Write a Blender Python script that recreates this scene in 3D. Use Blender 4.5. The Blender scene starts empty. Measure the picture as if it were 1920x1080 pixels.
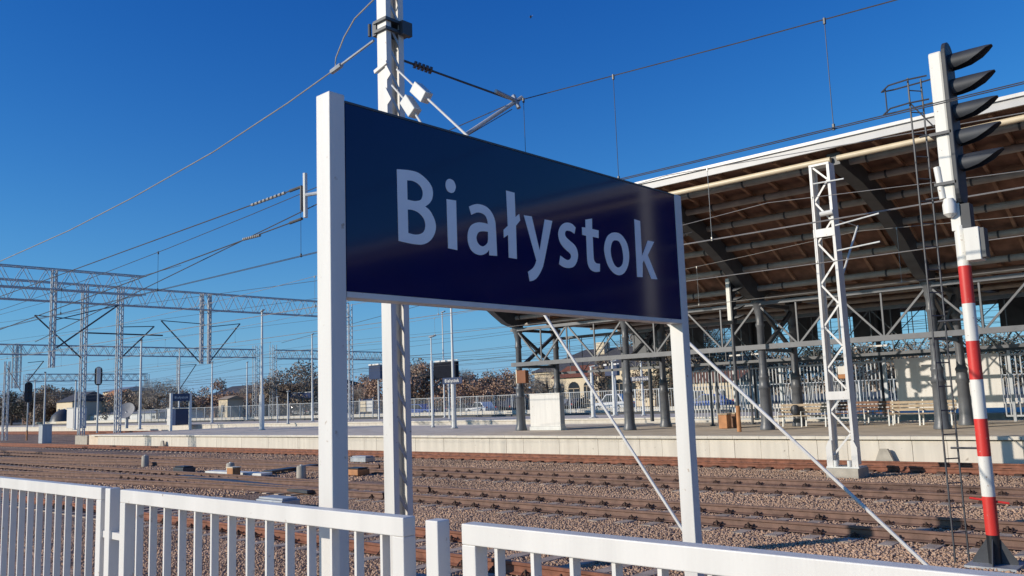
import bpy, bmesh, math, random
import numpy as np
from mathutils import Vector, Matrix
random.seed(7); rng = np.random.default_rng(7)
sc = bpy.context.scene
COL = sc.collection

# ------------------------------------------------------------------ camera, sky, sun, exposure
FOC = 1608.1
CR = Vector((0.73801835, 0.67384131, -0.0355923))
CU = Vector((0.11311331, -0.07154149, 0.99100313))
CF = Vector((-0.66523252, 0.73540445, 0.12901935))
EYE = Vector((0, 0, 2.35))
cam = bpy.data.cameras.new('camera'); camo = bpy.data.objects.new('camera', cam); COL.objects.link(camo)
cam.lens = FOC / 1920 * 36; cam.sensor_width = 36; cam.clip_start = 0.05; cam.clip_end = 4000
M4 = Matrix.Identity(4)
for i in range(3):
    M4[i][0] = CR[i]; M4[i][1] = CU[i]; M4[i][2] = -CF[i]; M4[i][3] = EYE[i]
camo.matrix_world = M4
sc.camera = camo

SUN_EL, SUN_AZ = math.radians(19), math.radians(30.3)      # light travels towards +Y turned to +X by SUN_AZ
world = bpy.data.worlds.new('World'); sc.world = world; world.use_nodes = True
nt = world.node_tree; nt.nodes.clear()
out = nt.nodes.new('ShaderNodeOutputWorld'); bg = nt.nodes.new('ShaderNodeBackground')
sky = nt.nodes.new('ShaderNodeTexSky'); sky.sky_type = 'NISHITA'; sky.sun_disc = False
sky.sun_elevation = SUN_EL; sky.sun_rotation = math.pi + SUN_AZ
sky.altitude = 0; sky.air_density = 1.0; sky.dust_density = 0.4; sky.ozone_density = 2.0
# sky colour: the daylight sky with a deeper zenith blue, paling to light blue haze at the horizon
SKYS = 0.095
def wm(op, a, b=None, c=None):
    n = nt.nodes.new('ShaderNodeMath'); n.operation = op
    for i, v in enumerate((a, b, c)):
        if v is None: continue
        if isinstance(v, (int, float)): n.inputs[i].default_value = v
        else: nt.links.new(v, n.inputs[i])
    return n.outputs[0]
sep = nt.nodes.new('ShaderNodeSeparateColor'); nt.links.new(sky.outputs[0], sep.inputs[0])
cmb = nt.nodes.new('ShaderNodeCombineColor')
for i, (g_, p_) in enumerate(((0.62, 1.76), (1.12, 1.30), (1.24, 0.84))):
    nt.links.new(wm('MULTIPLY', wm('POWER', wm('MULTIPLY', sep.outputs[i], SKYS), p_), g_ / SKYS), cmb.inputs[i])
tcs = nt.nodes.new('ShaderNodeTexCoord'); sxyz = nt.nodes.new('ShaderNodeSeparateXYZ'); nt.links.new(tcs.outputs['Generated'], sxyz.inputs[0])
hz = wm('MULTIPLY', wm('POWER', 2.718, wm('DIVIDE', wm('MAXIMUM', sxyz.outputs[2], 0.0), -0.10)), 0.92)
hmix = nt.nodes.new('ShaderNodeMix'); hmix.data_type = 'RGBA'; nt.links.new(hz, hmix.inputs['Factor'])
nt.links.new(cmb.outputs[0], hmix.inputs[6]); hmix.inputs[7].default_value = (0.27 / SKYS, 0.46 / SKYS, 0.73 / SKYS, 1)
nt.links.new(hmix.outputs[2], bg.inputs['Color'])
nt.links.new(bg.outputs[0], out.inputs['Surface'])
bg.inputs['Strength'].default_value = SKYS
sl = bpy.data.lights.new('sun', 'SUN'); sl.energy = 3.9; sl.angle = math.radians(0.53); sl.color = (1.0, 0.90, 0.77)
so = bpy.data.objects.new('sun', sl); COL.objects.link(so)
sd = Vector((math.sin(SUN_AZ) * math.cos(SUN_EL), math.cos(SUN_AZ) * math.cos(SUN_EL), -math.sin(SUN_EL)))
so.rotation_euler = sd.to_track_quat('-Z', 'Y').to_euler()
so.location = (-20, -30, 30)
sc.view_settings.view_transform = 'Standard'; sc.view_settings.look = 'None'
sc.view_settings.exposure = 0.0; sc.view_settings.gamma = 1; sc.view_settings.use_curve_mapping = False

# ------------------------------------------------------------------ helpers
def at(x, y, X=None, Y=None, Z=None, D=None):
    """a point of the surveyed place: sight line through a measured position met with a known plane"""
    d = CF + CR * ((x - 960) / FOC) + CU * ((540 - y) / FOC)
    if X is not None: t = (X - EYE.x) / d.x
    elif Y is not None: t = (Y - EYE.y) / d.y
    elif Z is not None: t = (Z - EYE.z) / d.z
    else: t = D
    return EYE + d * t

MATS = {}
def mat(name, col, rough=0.7, metal=0.0, var=0.12, scale=3.0, bump=0.0, bscale=40.0, col2=None, mixscale=1.0,
        spec=0.5, island=0.0, streak=False, coat=0.0, specks=None):
    if name in MATS: return MATS[name]
    m = bpy.data.materials.new(name); m.use_nodes = True; n = m.node_tree; L = n.links
    b = n.nodes['Principled BSDF']
    b.inputs['Roughness'].default_value = rough; b.inputs['Metallic'].default_value = metal
    b.inputs['Specular IOR Level'].default_value = spec
    if coat: b.inputs['Coat Weight'].default_value = coat; b.inputs['Coat Roughness'].default_value = 0.03
    geo = n.nodes.new('ShaderNodeNewGeometry')
    mp = n.nodes.new('ShaderNodeMapping'); L.new(geo.outputs['Position'], mp.inputs['Vector'])
    if streak: mp.inputs['Scale'].default_value = (1, 1, 0.12)
    nz = n.nodes.new('ShaderNodeTexNoise'); nz.inputs['Scale'].default_value = scale; nz.inputs['Detail'].default_value = 6
    L.new(mp.outputs[0], nz.inputs['Vector'])
    ramp = n.nodes.new('ShaderNodeValToRGB')
    a = [max(0, c * (1 - var)) for c in col]; c2 = [min(1, c * (1 + var)) for c in (col2 or col)]
    if col2: a = list(col)
    ramp.color_ramp.elements[0].color = (*a, 1); ramp.color_ramp.elements[1].color = (*c2, 1)
    ramp.color_ramp.elements[0].position = 0.32; ramp.color_ramp.elements[1].position = 0.68
    L.new(nz.outputs['Fac'], ramp.inputs['Fac'])
    src = ramp.outputs['Color']
    if island:
        mr = n.nodes.new('ShaderNodeMapRange'); mr.inputs['To Min'].default_value = 1 - island; mr.inputs['To Max'].default_value = 1 + island
        L.new(geo.outputs['Random Per Island'], mr.inputs['Value'])
        hv = n.nodes.new('ShaderNodeHueSaturation'); L.new(src, hv.inputs['Color']); L.new(mr.outputs[0], hv.inputs['Value'])
        src = hv.outputs['Color']
    if specks:                                   # sparse rust spots and grime
        n3 = n.nodes.new('ShaderNodeTexNoise'); n3.inputs['Scale'].default_value = specks[1]; n3.inputs['Detail'].default_value = 8; L.new(geo.outputs['Position'], n3.inputs['Vector'])
        r3 = n.nodes.new('ShaderNodeMapRange'); r3.inputs['From Min'].default_value = specks[2]; r3.inputs['From Max'].default_value = specks[2] + .06; L.new(n3.outputs['Fac'], r3.inputs['Value'])
        m3 = n.nodes.new('ShaderNodeMix'); m3.data_type = 'RGBA'; m3.inputs[7].default_value = (*specks[0], 1)
        L.new(r3.outputs[0], m3.inputs['Factor']); L.new(src, m3.inputs[6]); src = m3.outputs[2]
    L.new(src, b.inputs['Base Color'])
    if bump:
        n2 = n.nodes.new('ShaderNodeTexNoise'); n2.inputs['Scale'].default_value = bscale; n2.inputs['Detail'].default_value = 4
        L.new(mp.outputs[0], n2.inputs['Vector'])
        bp = n.nodes.new('ShaderNodeBump'); bp.inputs['Strength'].default_value = bump; bp.inputs['Distance'].default_value = 0.02
        L.new(n2.outputs['Fac'], bp.inputs['Height']); L.new(bp.outputs[0], b.inputs['Normal'])
    MATS[name] = m; return m

class MB:
    def __init__(s): s.v = []; s.f = []
    def hexa(s, p):
        k = len(s.v); s.v += [tuple(q) for q in p]
        s.f += [tuple(k + i for i in q) for q in ((0, 3, 2, 1), (4, 5, 6, 7), (0, 1, 5, 4), (1, 2, 6, 5), (2, 3, 7, 6), (3, 0, 4, 7))]
        return s
    def box(s, x0, x1, y0, y1, z0, z1):
        return s.hexa([(x0, y0, z0), (x1, y0, z0), (x1, y1, z0), (x0, y1, z0), (x0, y0, z1), (x1, y0, z1), (x1, y1, z1), (x0, y1, z1)])
    def beam(s, p, q, w, h, up=(0, 0, 1)):
        p = Vector(p); q = Vector(q); d = (q - p).normalized(); u = Vector(up)
        if abs(d.dot(u)) > 0.98: u = Vector((0, 1, 0))
        r = d.cross(u).normalized(); u = r.cross(d).normalized()
        a = r * w / 2; b = u * h / 2
        return s.hexa([p - a - b, p + a - b, q + a - b, q - a - b, p - a + b, p + a + b, q + a + b, q - a + b])
    def tube(s, p, q, r, n=8, r2=None): return s.path([p, q], r, n, r2)
    def path(s, pts, r, n=8, r2=None):
        pts = [Vector(p) for p in pts]; k0 = len(s.v); m = len(pts)
        for i, p in enumerate(pts):
            d = (pts[min(i + 1, m - 1)] - pts[max(i - 1, 0)]).normalized()
            u = Vector((0, 0, 1)) if abs(d.z) < 0.95 else Vector((0, 1, 0))
            a = d.cross(u).normalized(); b = a.cross(d)
            rr = r if r2 is None else r + (r2 - r) * i / (m - 1)
            for j in range(n):
                t = 2 * math.pi * j / n; s.v.append(tuple(p + a * (rr * math.cos(t)) + b * (rr * math.sin(t))))
        for i in range(m - 1):
            for j in range(n):
                a = k0 + i * n + j; b = k0 + i * n + (j + 1) % n
                s.f.append((a, b, b + n, a + n))
        s.f.append(tuple(k0 + j for j in range(n))[::-1]); s.f.append(tuple(k0 + (m - 1) * n + j for j in range(n)))
        return s
    def lathe(s, c, prof, n=16):
        k0 = len(s.v); c = Vector(c)
        for r, z in prof:
            for j in range(n):
                t = 2 * math.pi * j / n; s.v.append((c.x + r * math.cos(t), c.y + r * math.sin(t), c.z + z))
        for i in range(len(prof) - 1):
            for j in range(n):
                a = k0 + i * n + j; b = k0 + i * n + (j + 1) % n; s.f.append((a, b, b + n, a + n))
        s.f.append(tuple(k0 + j for j in range(n))[::-1]); s.f.append(tuple(k0 + (len(prof) - 1) * n + j for j in range(n)))
        return s
    def prism(s, pts, ext):
        """closed planar polygon pts (3D) swept by vector ext"""
        k = len(s.v); n = len(pts); e = Vector(ext)
        s.v += [tuple(p) for p in pts] + [tuple(Vector(p) + e) for p in pts]
        s.f.append(tuple(range(k, k + n))[::-1]); s.f.append(tuple(range(k + n, k + 2 * n)))
        for i in range(n):
            j = (i + 1) % n; s.f.append((k + i, k + j, k + n + j, k + n + i))
        return s
    def mesh(s, name, m, org=(0, 0, 0), smooth=False):
        me = bpy.data.meshes.new(name); o = Vector(org)
        me.from_pydata([(a[0] - o.x, a[1] - o.y, a[2] - o.z) for a in s.v], [], s.f)
        for mm in (m if isinstance(m, (list, tuple)) else [m]): me.materials.append(mm)
        bm = bmesh.new(); bm.from_mesh(me); bmesh.ops.recalc_face_normals(bm, faces=bm.faces); bm.to_mesh(me); bm.free()
        if smooth:
            me.shade_smooth()
            me.set_sharp_from_angle(angle=math.radians(40))
        return me
    def build(s, name, m, parent=None, smooth=False, bevel=0, kind=None):
        org = wl(parent)
        o = bpy.data.objects.new(name, s.mesh(name, m, org, smooth)); COL.objects.link(o)
        if parent: o.parent = parent
        if bevel:
            bv = o.modifiers.new('bevel', 'BEVEL'); bv.width = bevel; bv.segments = 2; bv.limit_method = 'ANGLE'
        if kind: o['kind'] = kind
        return o

def wl(o):
    p = Vector((0, 0, 0))
    while o is not None: p += Vector(o.location); o = o.parent
    return p
def tag(o, label=None, cat=None, group=None, kind=None):
    if label: o['label'] = label
    if cat: o['category'] = cat
    if group: o['group'] = group
    if kind: o['kind'] = kind
    return o
def thing(name, label, cat, loc, group=None, kind=None):
    o = bpy.data.objects.new(name, None); COL.objects.link(o); o.location = loc; o.empty_display_size = 0.2
    return tag(o, label, cat, group, kind)
def put(name, me, parent, loc, rz=0):
    o = bpy.data.objects.new(name, me); COL.objects.link(o); o.parent = parent
    o.location = Vector(loc) - wl(parent); o.rotation_euler = (0, 0, rz); return o
def bump_noise_nodes(m, scale): pass

# ------------------------------------------------------------------ materials
WHITE = mat('white_paint', (0.715, 0.69, 0.645), 0.4, var=0.06, scale=7, streak=True, bump=0.05, bscale=90, specks=((0.42, 0.33, 0.24), 14, .68))
WHITE2 = mat('weathered_white_paint', (0.70, 0.70, 0.66), 0.5, var=0.10, scale=3, streak=True)
GALV = mat('galvanised_steel', (0.42, 0.44, 0.46), 0.45, 0.35, var=0.18, scale=4, streak=True)
LGREY = mat('pale_grey_steel', (0.43, 0.45, 0.47), 0.5, 0.1, var=0.12, scale=3, streak=True)
DGREY = mat('dark_grey_paint', (0.06, 0.064, 0.072), 0.45, var=0.18, scale=3)
MGREY = mat('mid_grey_paint', (0.115, 0.12, 0.13), 0.4, var=0.15, scale=2.5)
TRUSSG = mat('light_truss_paint', (0.14, 0.145, 0.16), 0.45, var=0.15, scale=3)
BLACK = mat('black_enamel', (0.018, 0.019, 0.022), 0.4, var=0.2)
SIGBLACK = mat('signal_black', (0.038, 0.042, 0.05), 0.55, var=0.25)
WIRE = mat('weathered_copper_wire', (0.10, 0.10, 0.10), 0.5, 0.4, var=0.2)
PALEWIRE = mat('bright_aluminium_wire', (0.42, 0.40, 0.36), 0.45, 0.5, var=0.15)
CERAM = mat('insulator_ceramic', (0.10, 0.075, 0.065), 0.3, var=0.2)
CONC = mat('concrete', (0.44, 0.40, 0.33), 0.85, var=0.15, scale=3.5, bump=0.2, bscale=60)
PANEL = mat('wall_panel_concrete', (0.66, 0.605, 0.51), 0.85, var=0.12, scale=3.0, bump=0.12, bscale=50, island=0.05, streak=True, specks=((0.42, 0.37, 0.30), 5, .66))
COPE = mat('coping_stone', (0.72, 0.66, 0.55), 0.8, var=0.08, scale=3, bump=0.1, bscale=60)
PAVE = mat('platform_paving', (0.70, 0.59, 0.46), 0.95, var=0.14, scale=1.1, spec=0.1, bump=0.2, bscale=30)
RUST = mat('rusty_rail_steel', (0.24, 0.095, 0.055), 0.75, 0.1, var=0.3, scale=6, bump=0.1, bscale=80)
RUST2 = mat('brown_rail_steel', (0.18, 0.105, 0.078), 0.7, 0.15, var=0.25, scale=6, bump=0.1, bscale=80)
RTOP = mat('worn_rail_head', (0.20, 0.14, 0.115), 0.5, 0.2, var=0.2, scale=8)
SLEEP = mat('sleeper_concrete', (0.44, 0.35, 0.27), 0.9, var=0.25, scale=4, bump=0.3, bscale=60)
CLIP = mat('rail_clip_iron', (0.075, 0.042, 0.03), 0.7, 0.2, var=0.35, scale=20)
SIGNBLUE = mat('sign_dark_blue', (0.008, 0.012, 0.075), 0.07, var=0.05, spec=0.34)
LETTER = mat('sign_lettering', (0.86, 0.87, 0.88), 0.3, var=0.03)
FARBLUE = mat('far_sign_blue', (0.02, 0.035, 0.10), 0.3, var=0.1)
RED = mat('signal_red_paint', (0.66, 0.04, 0.03), 0.45, var=0.14, scale=6, streak=True, specks=((0.5, 0.25, 0.2), 20, .66))
BWHITE = mat('signal_white_paint', (0.76, 0.74, 0.68), 0.45, var=0.08, scale=6, streak=True, specks=((0.4, 0.3, 0.22), 18, .66))
WOOD = mat('bench_wood', (0.42, 0.32, 0.21), 0.6, var=0.2, scale=6)
BRWOOD = mat('brown_bench_wood', (0.20, 0.095, 0.05), 0.6, var=0.2, scale=6)
DECK = mat('roof_boards', (0.20, 0.105, 0.07), 0.8, var=0.35, scale=2.5, bump=0.2, bscale=20)
RAFT = mat('rafter_timber', (0.31, 0.175, 0.11), 0.75, var=0.2, scale=4)
PURL = mat('purlin_grey', (0.36, 0.325, 0.29), 0.55, var=0.15, scale=3)
GUTT = mat('cream_gutter', (0.72, 0.60, 0.42), 0.4, var=0.06)
FASC = mat('white_fascia', (0.52, 0.51, 0.50), 0.45, var=0.05)
STONE = mat('ballast_stone', (0.39, 0.265, 0.19), 0.95, var=0.05, col2=(0.58, 0.39, 0.265), scale=0.3, island=0.17, spec=0.15)
ORANGE = mat('orange_timber', (0.48, 0.22, 0.09), 0.7, var=0.2)
CREAM = mat('cream_render', (0.72, 0.60, 0.42), 0.85, var=0.06, scale=0.6)
SLATE = mat('slate_roof', (0.075, 0.072, 0.075), 0.7, var=0.2)
REDROOF = mat('red_tin_roof', (0.16, 0.055, 0.03), 0.6, var=0.2)
GLASSD = mat('dark_window_glass', (0.03, 0.04, 0.05), 0.1, var=0.2, spec=0.8)
BARK = mat('tree_bark', (0.10, 0.075, 0.055), 0.9, var=0.3, scale=5)
LEAF = {'orange': mat('autumn_orange_leaves', (0.40, 0.25, 0.165), 0.8, var=0.35, scale=0.8, island=0.4),
        'brown': mat('brown_leaves', (0.33, 0.255, 0.185), 0.8, var=0.35, scale=0.8, island=0.4),
        'green': mat('dark_evergreen', (0.085, 0.085, 0.062), 0.8, var=0.35, scale=0.8, island=0.4),
        'grey': mat('bare_twigs', (0.36, 0.31, 0.25), 0.9, var=0.3, scale=0.8, island=0.35)}

# ballast ground material (fine relief beyond the built stones)
def ground_mat():
    m = bpy.data.materials.new('ballast_ground'); m.use_nodes = True; n = m.node_tree; L = n.links; b = n.nodes['Principled BSDF']
    b.inputs['Roughness'].default_value = 0.95; b.inputs['Specular IOR Level'].default_value = 0.2
    g = n.nodes.new('ShaderNodeNewGeometry')
    vo = n.nodes.new('ShaderNodeTexVoronoi'); vo.inputs['Scale'].default_value = 17; L.new(g.outputs['Position'], vo.inputs['Vector'])
    n1 = n.nodes.new('ShaderNodeTexNoise'); n1.inputs['Scale'].default_value = 0.35; n1.inputs['Detail'].default_value = 5
    L.new(g.outputs['Position'], n1.inputs['Vector'])
    r1 = n.nodes.new('ShaderNodeValToRGB'); L.new(n1.outputs['Fac'], r1.inputs['Fac'])
    r1.color_ramp.elements[0].position = .35; r1.color_ramp.elements[0].color = (0.27, 0.19, 0.14, 1)
    r1.color_ramp.elements[1].position = .65; r1.color_ramp.elements[1].color = (0.44, 0.30, 0.22, 1)
    mx = n.nodes.new('ShaderNodeMix'); mx.data_type = 'RGBA'; mx.blend_type = 'MULTIPLY'; mx.inputs['Factor'].default_value = 0.75
    rr = n.nodes.new('ShaderNodeValToRGB'); L.new(vo.outputs['Color'], rr.inputs['Fac'])
    rr.color_ramp.elements[0].color = (0.45, 0.42, 0.40, 1); rr.color_ramp.elements[1].color = (1.35, 1.3, 1.25, 1)
    L.new(r1.outputs['Color'], mx.inputs[6]); L.new(rr.outputs['Color'], mx.inputs[7]); L.new(mx.outputs[2], b.inputs['Base Color'])
    bp = n.nodes.new('ShaderNodeBump'); bp.inputs['Strength'].default_value = 0.9; bp.inputs['Distance'].default_value = 0.04
    inv = n.nodes.new('ShaderNodeMath'); inv.operation = 'SUBTRACT'; inv.inputs[0].default_value = 1; L.new(vo.outputs['Distance'], inv.inputs[1])
    L.new(inv.outputs[0], bp.inputs['Height']); L.new(bp.outputs[0], b.inputs['Normal'])
    return m
GROUND = ground_mat()
FARG = mat('far_ground_earth', (0.17, 0.15, 0.10), 0.95, var=0.3, scale=0.05)
ASPH = mat('car_park_asphalt', (0.09, 0.088, 0.085), 0.9, var=0.2, scale=0.3)

# ------------------------------------------------------------------ the setting
gnd = MB().box(-175, 140, 2.2, 60, -0.6, 0.0).build('track_bed', GROUND); tag(gnd, 'brown ballast bed under the railway tracks', kind='structure')
far = MB(); far.hexa([(-1500, -600, -3), (1200, -600, -3), (1200, 1800, -3), (-1500, 1800, -3), (-1500, -600, -0.65), (1200, -600, -0.65), (1200, 1800, -0.65), (-1500, 1800, -0.65)])
tag(far.build('ground', FARG), 'earth ground reaching to the horizon', kind='structure')
tag(MB().box(-420, 60, 66, 330, -0.6, 0.80).build('car_park_ground', ASPH), 'grey asphalt ground behind the far platforms', kind='structure')
tag(MB().box(-420, -175.2, 2.2, 65.9, -0.6, 0.02).build('far_track_bed', GROUND), 'brown ballast ground further along the line', kind='structure')
nearp = MB().box(-60, 90, -14, 2.18, -0.6, 0.80).build('near_platform', PAVE); tag(nearp, 'paved platform on which the photographer stands', kind='structure')

TRK = [9.55, 14.6, 19.5, 25.3]
RAILS = []
# stones
def add_stones(name, label, n_per, box, size, clear=True, tri=8):
    x0, x1, y0, y1 = box; n = int((x1 - x0) * (y1 - y0) * n_per)
    P = np.stack([rng.uniform(x0, x1, n), rng.uniform(y0, y1, n)], 1)
    # keep what lies in a wide wedge in front of the platform
    lat = P[:, 0] * 0.738 + P[:, 1] * 0.674; dep = -P[:, 0] * 0.665 + P[:, 1] * 0.735
    keep = (np.abs(lat) < dep * 0.72 + 1.5) & (dep > 5)
    for yc in TRK:
        for s in (-0.755, 0.755): keep &= np.abs(P[:, 1] - yc - s) > 0.085
        on = (np.abs(P[:, 1] - yc) < 1.32) & (np.abs(((P[:, 0] + 0.3) % 0.6) - 0.3) < 0.10)
        keep &= ~(on & (rng.random(n) < 0.8))
    P = P[keep]; n = len(P)
    base = np.array([(1, 0, 0), (-1, 0, 0), (0, 1, 0), (0, -1, 0), (0, 0, 1), (0, 0, -1)], float)
    faces = np.array([(0, 2, 4), (2, 1, 4), (1, 3, 4), (3, 0, 4), (2, 0, 5), (1, 2, 5), (3, 1, 5), (0, 3, 5)])
    V = base[None] * rng.uniform(0.6, 1.35, (n, 6, 1)) + rng.normal(0, 0.22, (n, 6, 3))
    V *= (size * rng.uniform(0.55, 1.25, (n, 1, 1))) * np.array([1, 1, 0.75])
    a = rng.uniform(0, 6.283, n); b = rng.uniform(-0.9, 0.9, n); ca, sa, cb, sb = np.cos(a), np.sin(a), np.cos(b), np.sin(b)
    x = V[..., 0] * cb[:, None] - V[..., 2] * sb[:, None]; z = V[..., 0] * sb[:, None] + V[..., 2] * cb[:, None]; y = V[..., 1]
    X = x * ca[:, None] - y * sa[:, None] + P[:, 0:1]; Y = x * sa[:, None] + y * ca[:, None] + P[:, 1:2]
    Z = z + rng.uniform(-0.3, 0.65, n)[:, None] * size
    co = np.stack([X, Y, Z], -1).reshape(-1, 3)
    F = (faces[None] + (np.arange(n) * 6)[:, None, None]).reshape(-1)
    me = bpy.data.meshes.new(name); me.vertices.add(len(co)); me.vertices.foreach_set('co', co.ravel())
    nf = len(F) // 3; me.loops.add(len(F)); me.loops.foreach_set('vertex_index', F.astype(np.int32))
    me.polygons.add(nf); me.polygons.foreach_set('loop_start', (np.arange(nf) * 3).astype(np.int32))
    me.update(calc_edges=True); me.validate(); me.materials.append(STONE)
    o = bpy.data.objects.new(name, me); COL.objects.link(o); tag(o, label, 'gravel', kind='stuff'); return n
ns = add_stones('track_ballast', 'crushed reddish brown ballast stones around the nearest tracks', 950, (-20, 2, 5.5, 17.2), 0.024)
ns += add_stones('track_ballast', 'crushed brown ballast stones in front of the island platform', 400, (-30, 0, 17.2, 27.5), 0.029)
ns += add_stones('track_ballast', 'crushed brown ballast stones at the left of the yard', 170, (-46, -22, 9, 27.5), 0.042)
print('stones', ns)

# ------------------------------------------------------------------ tracks
def rail_section():
    return [(-.066, .03), (.066, .03), (.066, .042), (.012, .06), (.010, .135), (.034, .15), (.034, .182), (.026, .19), (-.026, .19), (-.034, .182), (-.034, .15), (-.010, .135), (-.012, .06), (-.066, .042)]
def rail_obj(pts, parent, m):
    mb = MB(); sec = rail_section(); n = len(sec); k0 = 0
    pts = [Vector(p) for p in pts]
    for i, p in enumerate(pts):
        d = (pts[min(i + 1, len(pts) - 1)] - pts[max(i - 1, 0)]).normalized(); s = Vector((-d.y, d.x, 0))
        for a, z in sec: mb.v.append((p.x + s.x * a, p.y + s.y * a, z))
    for i in range(len(pts) - 1):
        for j in range(n):
            a = i * n + j; b = i * n + (j + 1) % n; mb.f.append((a, b, b + n, a + n))
    mb.f.append(tuple(range(n))[::-1]); mb.f.append(tuple(range((len(pts) - 1) * n, len(pts) * n)))
    o = mb.build('rail', [m, RTOP], parent)
    for p in o.data.polygons:
        if p.normal.z > 0.9 and p.center.z > 0.18 - wl(parent).z: p.material_index = 1
    return o
slm = MB().prism([(-.14, -1.3, -.15), (.14, -1.3, -.15), (.105, -1.3, .026), (-.105, -1.3, .026)], (0, 2.6, 0)).mesh('sleeper', SLEEP)
def clip_mesh():
    m = MB(); m.box(-.075, .075, -.10, .02, 0.026, .045)
    m.path([(-.055, -.075, .045), (-.062, -.02, .085), (-.03, .015, .07), (0, -.03, .095), (.03, .015, .07), (.062, -.02, .085), (.055, -.075, .045)], .011, 5)
    m.tube((0, -.045, .04), (0, -.045, .125), .017, 6); m.tube((0, -.045, .085), (0, -.045, .105), .028, 6); return m
cm = clip_mesh(); clm = cm.mesh('rail_clip', CLIP)
# the same, merged, for the far clips
def merged(srcv, srcf, locs):
    v = np.array(srcv, float); k = len(v); mb = MB()
    for i, (x, y, fl) in enumerate(locs):
        w = v.copy(); w[:, 1] *= fl; w[:, 0] += x; w[:, 1] += y; mb.v += [tuple(a) for a in w]
        mb.f += [tuple(a + i * k for a in f) for f in srcf]
    return mb
tl = ['railway track nearest to the white fence', 'second railway track from the fence, brown rails past the signal', 'third railway track, in front of the lattice mast', 'railway track along the foot of the island platform wall']
for k, yc in enumerate(TRK):
    t = thing('railway_track', tl[k], 'railway track', (-10, yc, 0), 'parallel railway tracks')
    for s in (-0.755, 0.755):
        rail_obj([(x, yc + s, 0) for x in (-172, -60, -20, 14, 130)], t, RUST if k in (0, 3) else RUST2)
    xs = np.arange(-45, 6.1, 0.6); far_xs = np.arange(-100, -45.3, 0.6)
    for x in xs: put('sleeper', slm, t, (x, yc, 0))
    mb = MB()
    for x in far_xs: mb.box(x - .12, x + .12, yc - 1.3, yc + 1.3, -.1, .026)
    mb.build('sleepers', SLEEP, t, kind='stuff')
    locs = []
    for x in np.concatenate([np.arange(-100, -45.3, .6), xs]):
        for s in (-.755, .755):
            for fl in (1, -1):
                y = yc + s - fl * 0.06
                if x > (-32 if k < 2 else -22) and x < 2 and k != 3:
                    o = put('rail_clip', clm, t, (x, y, 0)); q_ = random.uniform(.85, 1.12); o.scale = (q_, q_ * fl, q_); o.rotation_euler = (0, 0, random.uniform(-.09, .09))
                else: locs.append((x, y, fl))
    if k == 3: locs = [l for l in locs if l[0] > -70]
    small = MB().box(-.09, .09, -.12, .03, .02, .075)
    merged(small.v, small.f, locs).build('rail_clips', CLIP, t, kind='stuff')
# crossovers at the left of the yard
def crossover(x0, y0, x1, y1, label):
    t = thing('crossover_track', label, 'railway track', (x0, y0, 0), 'crossover tracks')
    def c(u): s = u * u * (3 - 2 * u); return Vector((x0 + (x1 - x0) * u, y0 + (y1 - y0) * s, 0))
    P = [c(i / 16) for i in range(17)]
    for s in (-.755, .755): rail_obj([(p.x, p.y + s, 0) for p in P][1:-1], t, RUST2)
    return t
crossover(-14, 14.6, -62, 9.55, 'curving crossover between the two tracks nearest the fence')
crossover(-22, 19.5, -72, 14.6, 'curving crossover leading left from the third track')

# ------------------------------------------------------------------ island platform with canopy
pf = thing('island_platform', 'long island platform with pale concrete panel wall under the canopy', None, (-10, 28, 0), kind='structure')
MB().box(-71, 90, 28.12, 40.6, -.3, .79).build('platform_surface', PAVE, pf)
pm = MB().box(-.493, .493, 0, .11, 0, .655).mesh('wall_panel', PANEL)
for i, x in enumerate(np.arange(-36, 4.1, 1.0)): put('wall_panel', pm, pf, (x + .5, 28 + random.uniform(-.006, .006), 0.0))
wlp = MB().box(-1.49, 1.49, 0, .11, 0, .655).mesh('wall_panel_long', PANEL)
for i in range(11): put('wall_panel', wlp, pf, (-37.5 - 3 * i, 28, 0))
cp = MB().box(-.495, .495, -.10, .42, .70, .80).mesh('coping_slab', COPE)
for x in np.arange(-69.5, 6, 1.0): put('coping_slab', cp, pf, (x, 28, random.uniform(-.003, .003)))
bc = MB().box(-71, 90, 40.2, 40.67, .70, .803); bc.build('rear_coping', COPE, pf)
MB().box(-73.4, -71.05, 28.0, 40.6, -.2, .74).build('platform_end_block', CONC, pf)

p2 = thing('far_platform', 'second platform strip behind the island platform', None, (-60, 50, 0), kind='structure')
MB().box(-260, 110, 50.1, 60, -.3, .79).build('platform_surface', PAVE, p2)
MB().box(-260, 110, 50, 50.1, -.3, .70).build('platform_wall', PANEL, p2)
MB().box(-260, 110, 49.94, 50.5, .70, .803).build('platform_coping', COPE, p2)
tag(MB().box(-200, 20, 68, 68.4, 0.8, 1.22).build('low_wall', COPE), 'low pale wall along the car park', 'wall')
# far tracks between the platforms: simple rails
for yc in (43.2, 47.2):
    t = thing('railway_track', 'rusty railway track behind the island platform, %s' % ('nearer one' if yc < 45 else 'farther one'), 'railway track', (-60, yc, 0), 'parallel railway tracks')
    for s in (-.755, .755): rail_obj([(-172, yc + s, 0), (20, yc + s, 0)], t, RUST)

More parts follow.
